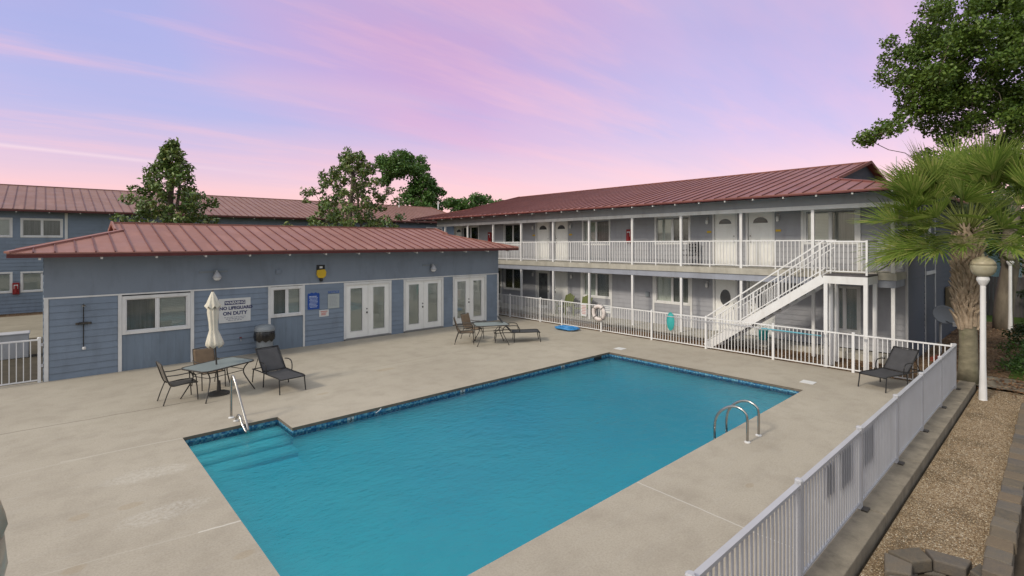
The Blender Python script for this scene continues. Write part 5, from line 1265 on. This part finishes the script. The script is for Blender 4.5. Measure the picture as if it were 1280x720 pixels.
# ================================================================== SKY, SUN, CAMERA
SUN_EL, SUN_AZ = 36, 176          # degrees; azimuth of the sun measured from +X towards +Y
wd = bpy.data.worlds.new('World'); scene.world = wd; wd.use_nodes = True; nt = wd.node_tree; nt.nodes.clear()
out = nt.nodes.new('ShaderNodeOutputWorld')
sky = N(nt, 'ShaderNodeTexSky'); sky.sky_type = 'NISHITA'; sky.sun_disc = False; sky.sun_elevation = R(SUN_EL); sky.sun_rotation = R(90-SUN_AZ); sky.air_density = 1; sky.dust_density = 2; sky.ozone_density = 1.5
bg1 = N(nt, 'ShaderNodeBackground'); L(nt, sky.outputs[0], bg1.inputs[0]); bg1.inputs[1].default_value = .04
tc_ = N(nt, 'ShaderNodeTexCoord'); g = tc_.outputs['Generated']
sp = N(nt, 'ShaderNodeSeparateXYZ'); L(nt, g, sp.inputs[0]); z = sp.outputs[2]
base = ramp(nt, z, [(0, (1.0, .55, .54)), (.09, (1.0, .56, .57)), (.17, (.70, .43, .58)), (.27, (.53, .36, .60)), (.36, (.50, .32, .54)), (.6, (.5, .45, .64)), (1, (.5, .5, .64))]).outputs[0]
# cloud layer: coordinates on a high flat sheet
zz = mathn(nt, 'ADD', mathn(nt, 'MAXIMUM', z, 0), .10)
cv = N(nt, 'ShaderNodeCombineXYZ')
L(nt, mathn(nt, 'DIVIDE', sp.outputs[0], zz), cv.inputs[0]); L(nt, mathn(nt, 'DIVIDE', sp.outputs[1], zz), cv.inputs[1])
mp = N(nt, 'ShaderNodeMapping'); L(nt, cv.outputs[0], mp.inputs[0]); mp.inputs['Rotation'].default_value = (0, 0, R(43)); mp.inputs['Scale'].default_value = (.32, 1.0, 1)
w1 = noise(nt, mp.outputs[0], .55, 6, .55); 
mp2 = N(nt, 'ShaderNodeMapping'); L(nt, cv.outputs[0], mp2.inputs[0]); mp2.inputs['Rotation'].default_value = (0, 0, R(38)); mp2.inputs['Scale'].default_value = (.32, 1.2, 1); mp2.inputs['Location'].default_value = (7, 3, 0)
w2_ = noise(nt, mp2.outputs[0], .7, 6, .55)
AXV = math.atan2(700, 640)
def pdir(px, py):
    v = Vector((math.cos(AXV), math.sin(AXV), 0))+Vector((math.sin(AXV), -math.cos(AXV), 0))*((px-640)/640)+Vector((0, 0, (302-py)/640)); return v.normalized()
def blob(px, py, c0, c1, stretch=1.0):
    """soft region of sky round a compass direction"""
    d = pdir(px, py); n = N(nt, 'ShaderNodeVectorMath', operation='DOT_PRODUCT'); L(nt, g, n.inputs[0]); n.inputs[1].default_value = d
    return ramp(nt, mathn(nt, 'ADD', n.outputs['Value'], mathn(nt, 'MULTIPLY', mathn(nt, 'SUBTRACT', w1, .5), .10)), [(math.cos(c1), (0,)*3), (math.cos(c0), (1,)*3)]).outputs[0]
c = base
c = mixc(nt, ramp(nt, w2_, [(.46, (0,)*3), (.66, (.85,)*3)]).outputs[0], c, (.82, .44, .54))
for px, py, a, b, colr, am in ((90, 95, .05, .38, (.30, .36, .70), .72), (330, 75, .03, .25, (.36, .38, .72), .45), (790, 110, .03, .30, (.50, .44, .74), .5), (960, 150, .03, .22, (.56, .47, .74), .3), (330, 155, .03, .25, (.45, .40, .70), .4),
                              (560, 0, .05, .45, (.62, .32, .56), .65), (760, 200, .03, .25, (.74, .45, .56), .35), (1040, 60, .05, .30, (.62, .40, .62), .4)):
    c = mixc(nt, mathn(nt, 'MULTIPLY', blob(px, py, a, b), am), c, colr)
c = mixc(nt, ramp(nt, w1, [(.30, (.65,)*3), (.50, (0,)*3)]).outputs[0], c, (.36, .39, .70))
mp3 = N(nt, 'ShaderNodeMapping'); L(nt, cv.outputs[0], mp3.inputs[0]); mp3.inputs['Rotation'].default_value = (0, 0, R(36)); mp3.inputs['Scale'].default_value = (.22, 1.0, 1); mp3.inputs['Location'].default_value = (2.3, 9.1, 0)
w3 = noise(nt, mp3.outputs[0], 1.5, 8, .62)
c = mixc(nt, ramp(nt, w3, [(.50, (0,)*3), (.68, (.60,)*3)]).outputs[0], c, (.88, .46, .52))
c = mixc(nt, ramp(nt, w3, [(.30, (.40,)*3), (.46, (0,)*3)]).outputs[0], c, (.36, .38, .68))
c = mixc(nt, ramp(nt, mathn(nt, 'ADD', z, mathn(nt, 'MULTIPLY', mathn(nt, 'SUBTRACT', w1, .5), .12)), [(.06, (.80,)*3), (.19, (0,)*3)]).outputs[0], c, (1.0, .52, .50))
# contrail: a narrow band along a great circle, fading out at its ends
def greatcircle(p, q, w, lo, hi, am, colr, c):
    a, b = pdir(*p), pdir(*q); n = a.cross(b).normalized(); ax = (b-a).normalized()
    dn = N(nt, 'ShaderNodeVectorMath', operation='DOT_PRODUCT'); L(nt, g, dn.inputs[0]); dn.inputs[1].default_value = n
    da = N(nt, 'ShaderNodeVectorMath', operation='DOT_PRODUCT'); L(nt, g, da.inputs[0]); da.inputs[1].default_value = ax
    s0, s1 = a.dot(ax), b.dot(ax)
    m1 = mathn(nt, 'SUBTRACT', 1, mathn(nt, 'DIVIDE', mathn(nt, 'ABSOLUTE', dn.outputs['Value']), w), clamp=True)
    mr = N(nt, 'ShaderNodeMapRange'); L(nt, da.outputs['Value'], mr.inputs[0]); mr.inputs[1].default_value = s0; mr.inputs[2].default_value = s1; mr.clamp = False
    fade = ramp(nt, mr.outputs[0], lo).outputs[0]
    return mixc(nt, mathn(nt, 'MULTIPLY', mathn(nt, 'MULTIPLY', m1, fade), am), c, colr)
c = greatcircle((0, 181), (370, 222), .0042, [(0, (1,)*3), (.5, (.8,)*3), (.55, (.45,)*3), (1, (.0,)*3)], None, .75, (.86, .60, .66), c)
c = greatcircle((225, 92), (600, 137), .035, [(0, (0,)*3), (.2, (1,)*3), (.7, (.8,)*3), (1, (0,)*3)], None, .55, (.72, .42, .56), c)
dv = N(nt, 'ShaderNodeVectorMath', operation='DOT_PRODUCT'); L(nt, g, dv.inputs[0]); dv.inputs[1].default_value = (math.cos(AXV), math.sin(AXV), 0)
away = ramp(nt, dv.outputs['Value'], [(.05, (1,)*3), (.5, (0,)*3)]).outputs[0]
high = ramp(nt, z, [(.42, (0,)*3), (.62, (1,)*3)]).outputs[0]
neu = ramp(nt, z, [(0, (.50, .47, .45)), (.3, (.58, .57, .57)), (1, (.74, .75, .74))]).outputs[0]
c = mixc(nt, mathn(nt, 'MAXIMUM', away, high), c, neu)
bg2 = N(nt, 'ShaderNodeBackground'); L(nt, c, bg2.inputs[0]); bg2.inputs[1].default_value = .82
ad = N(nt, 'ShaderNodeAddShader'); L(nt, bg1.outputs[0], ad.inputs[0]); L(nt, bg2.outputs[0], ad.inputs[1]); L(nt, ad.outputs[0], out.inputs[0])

su = bpy.data.lights.new('sun', 'SUN'); su.energy = 1.7; su.angle = R(8); su.color = (1, .90, .74)
so = bpy.data.objects.new('sun', su); col.objects.link(so)
sd_ = Vector((math.cos(R(SUN_AZ))*math.cos(R(SUN_EL)), math.sin(R(SUN_AZ))*math.cos(R(SUN_EL)), math.sin(R(SUN_EL))))
so.rotation_euler = sd_.to_track_quat('Z', 'Y').to_euler()

cam = bpy.data.cameras.new('camera'); co = bpy.data.objects.new('camera', cam); col.objects.link(co)
cam.sensor_width = 36; cam.lens = 18; cam.shift_y = -(58/1280); cam.clip_start = .05; cam.clip_end = 2000
co.location = (0, 0, 3.7); co.rotation_euler = (R(90), 0, AXV-R(90))
scene.camera = co
vs = scene.view_settings; vs.view_transform = 'Standard'; vs.look = 'None'; vs.exposure = .22; vs.gamma = 1
try: vs.use_curve_mapping = False
except Exception: pass
scene.cycles.max_bounces = 10; scene.cycles.transparent_max_bounces = 24; scene.cycles.diffuse_bounces = 4; scene.cycles.glossy_bounces = 4
scene.cycles.use_denoising = True; scene.cycles.caustics_reflective = False; scene.cycles.caustics_refractive = False
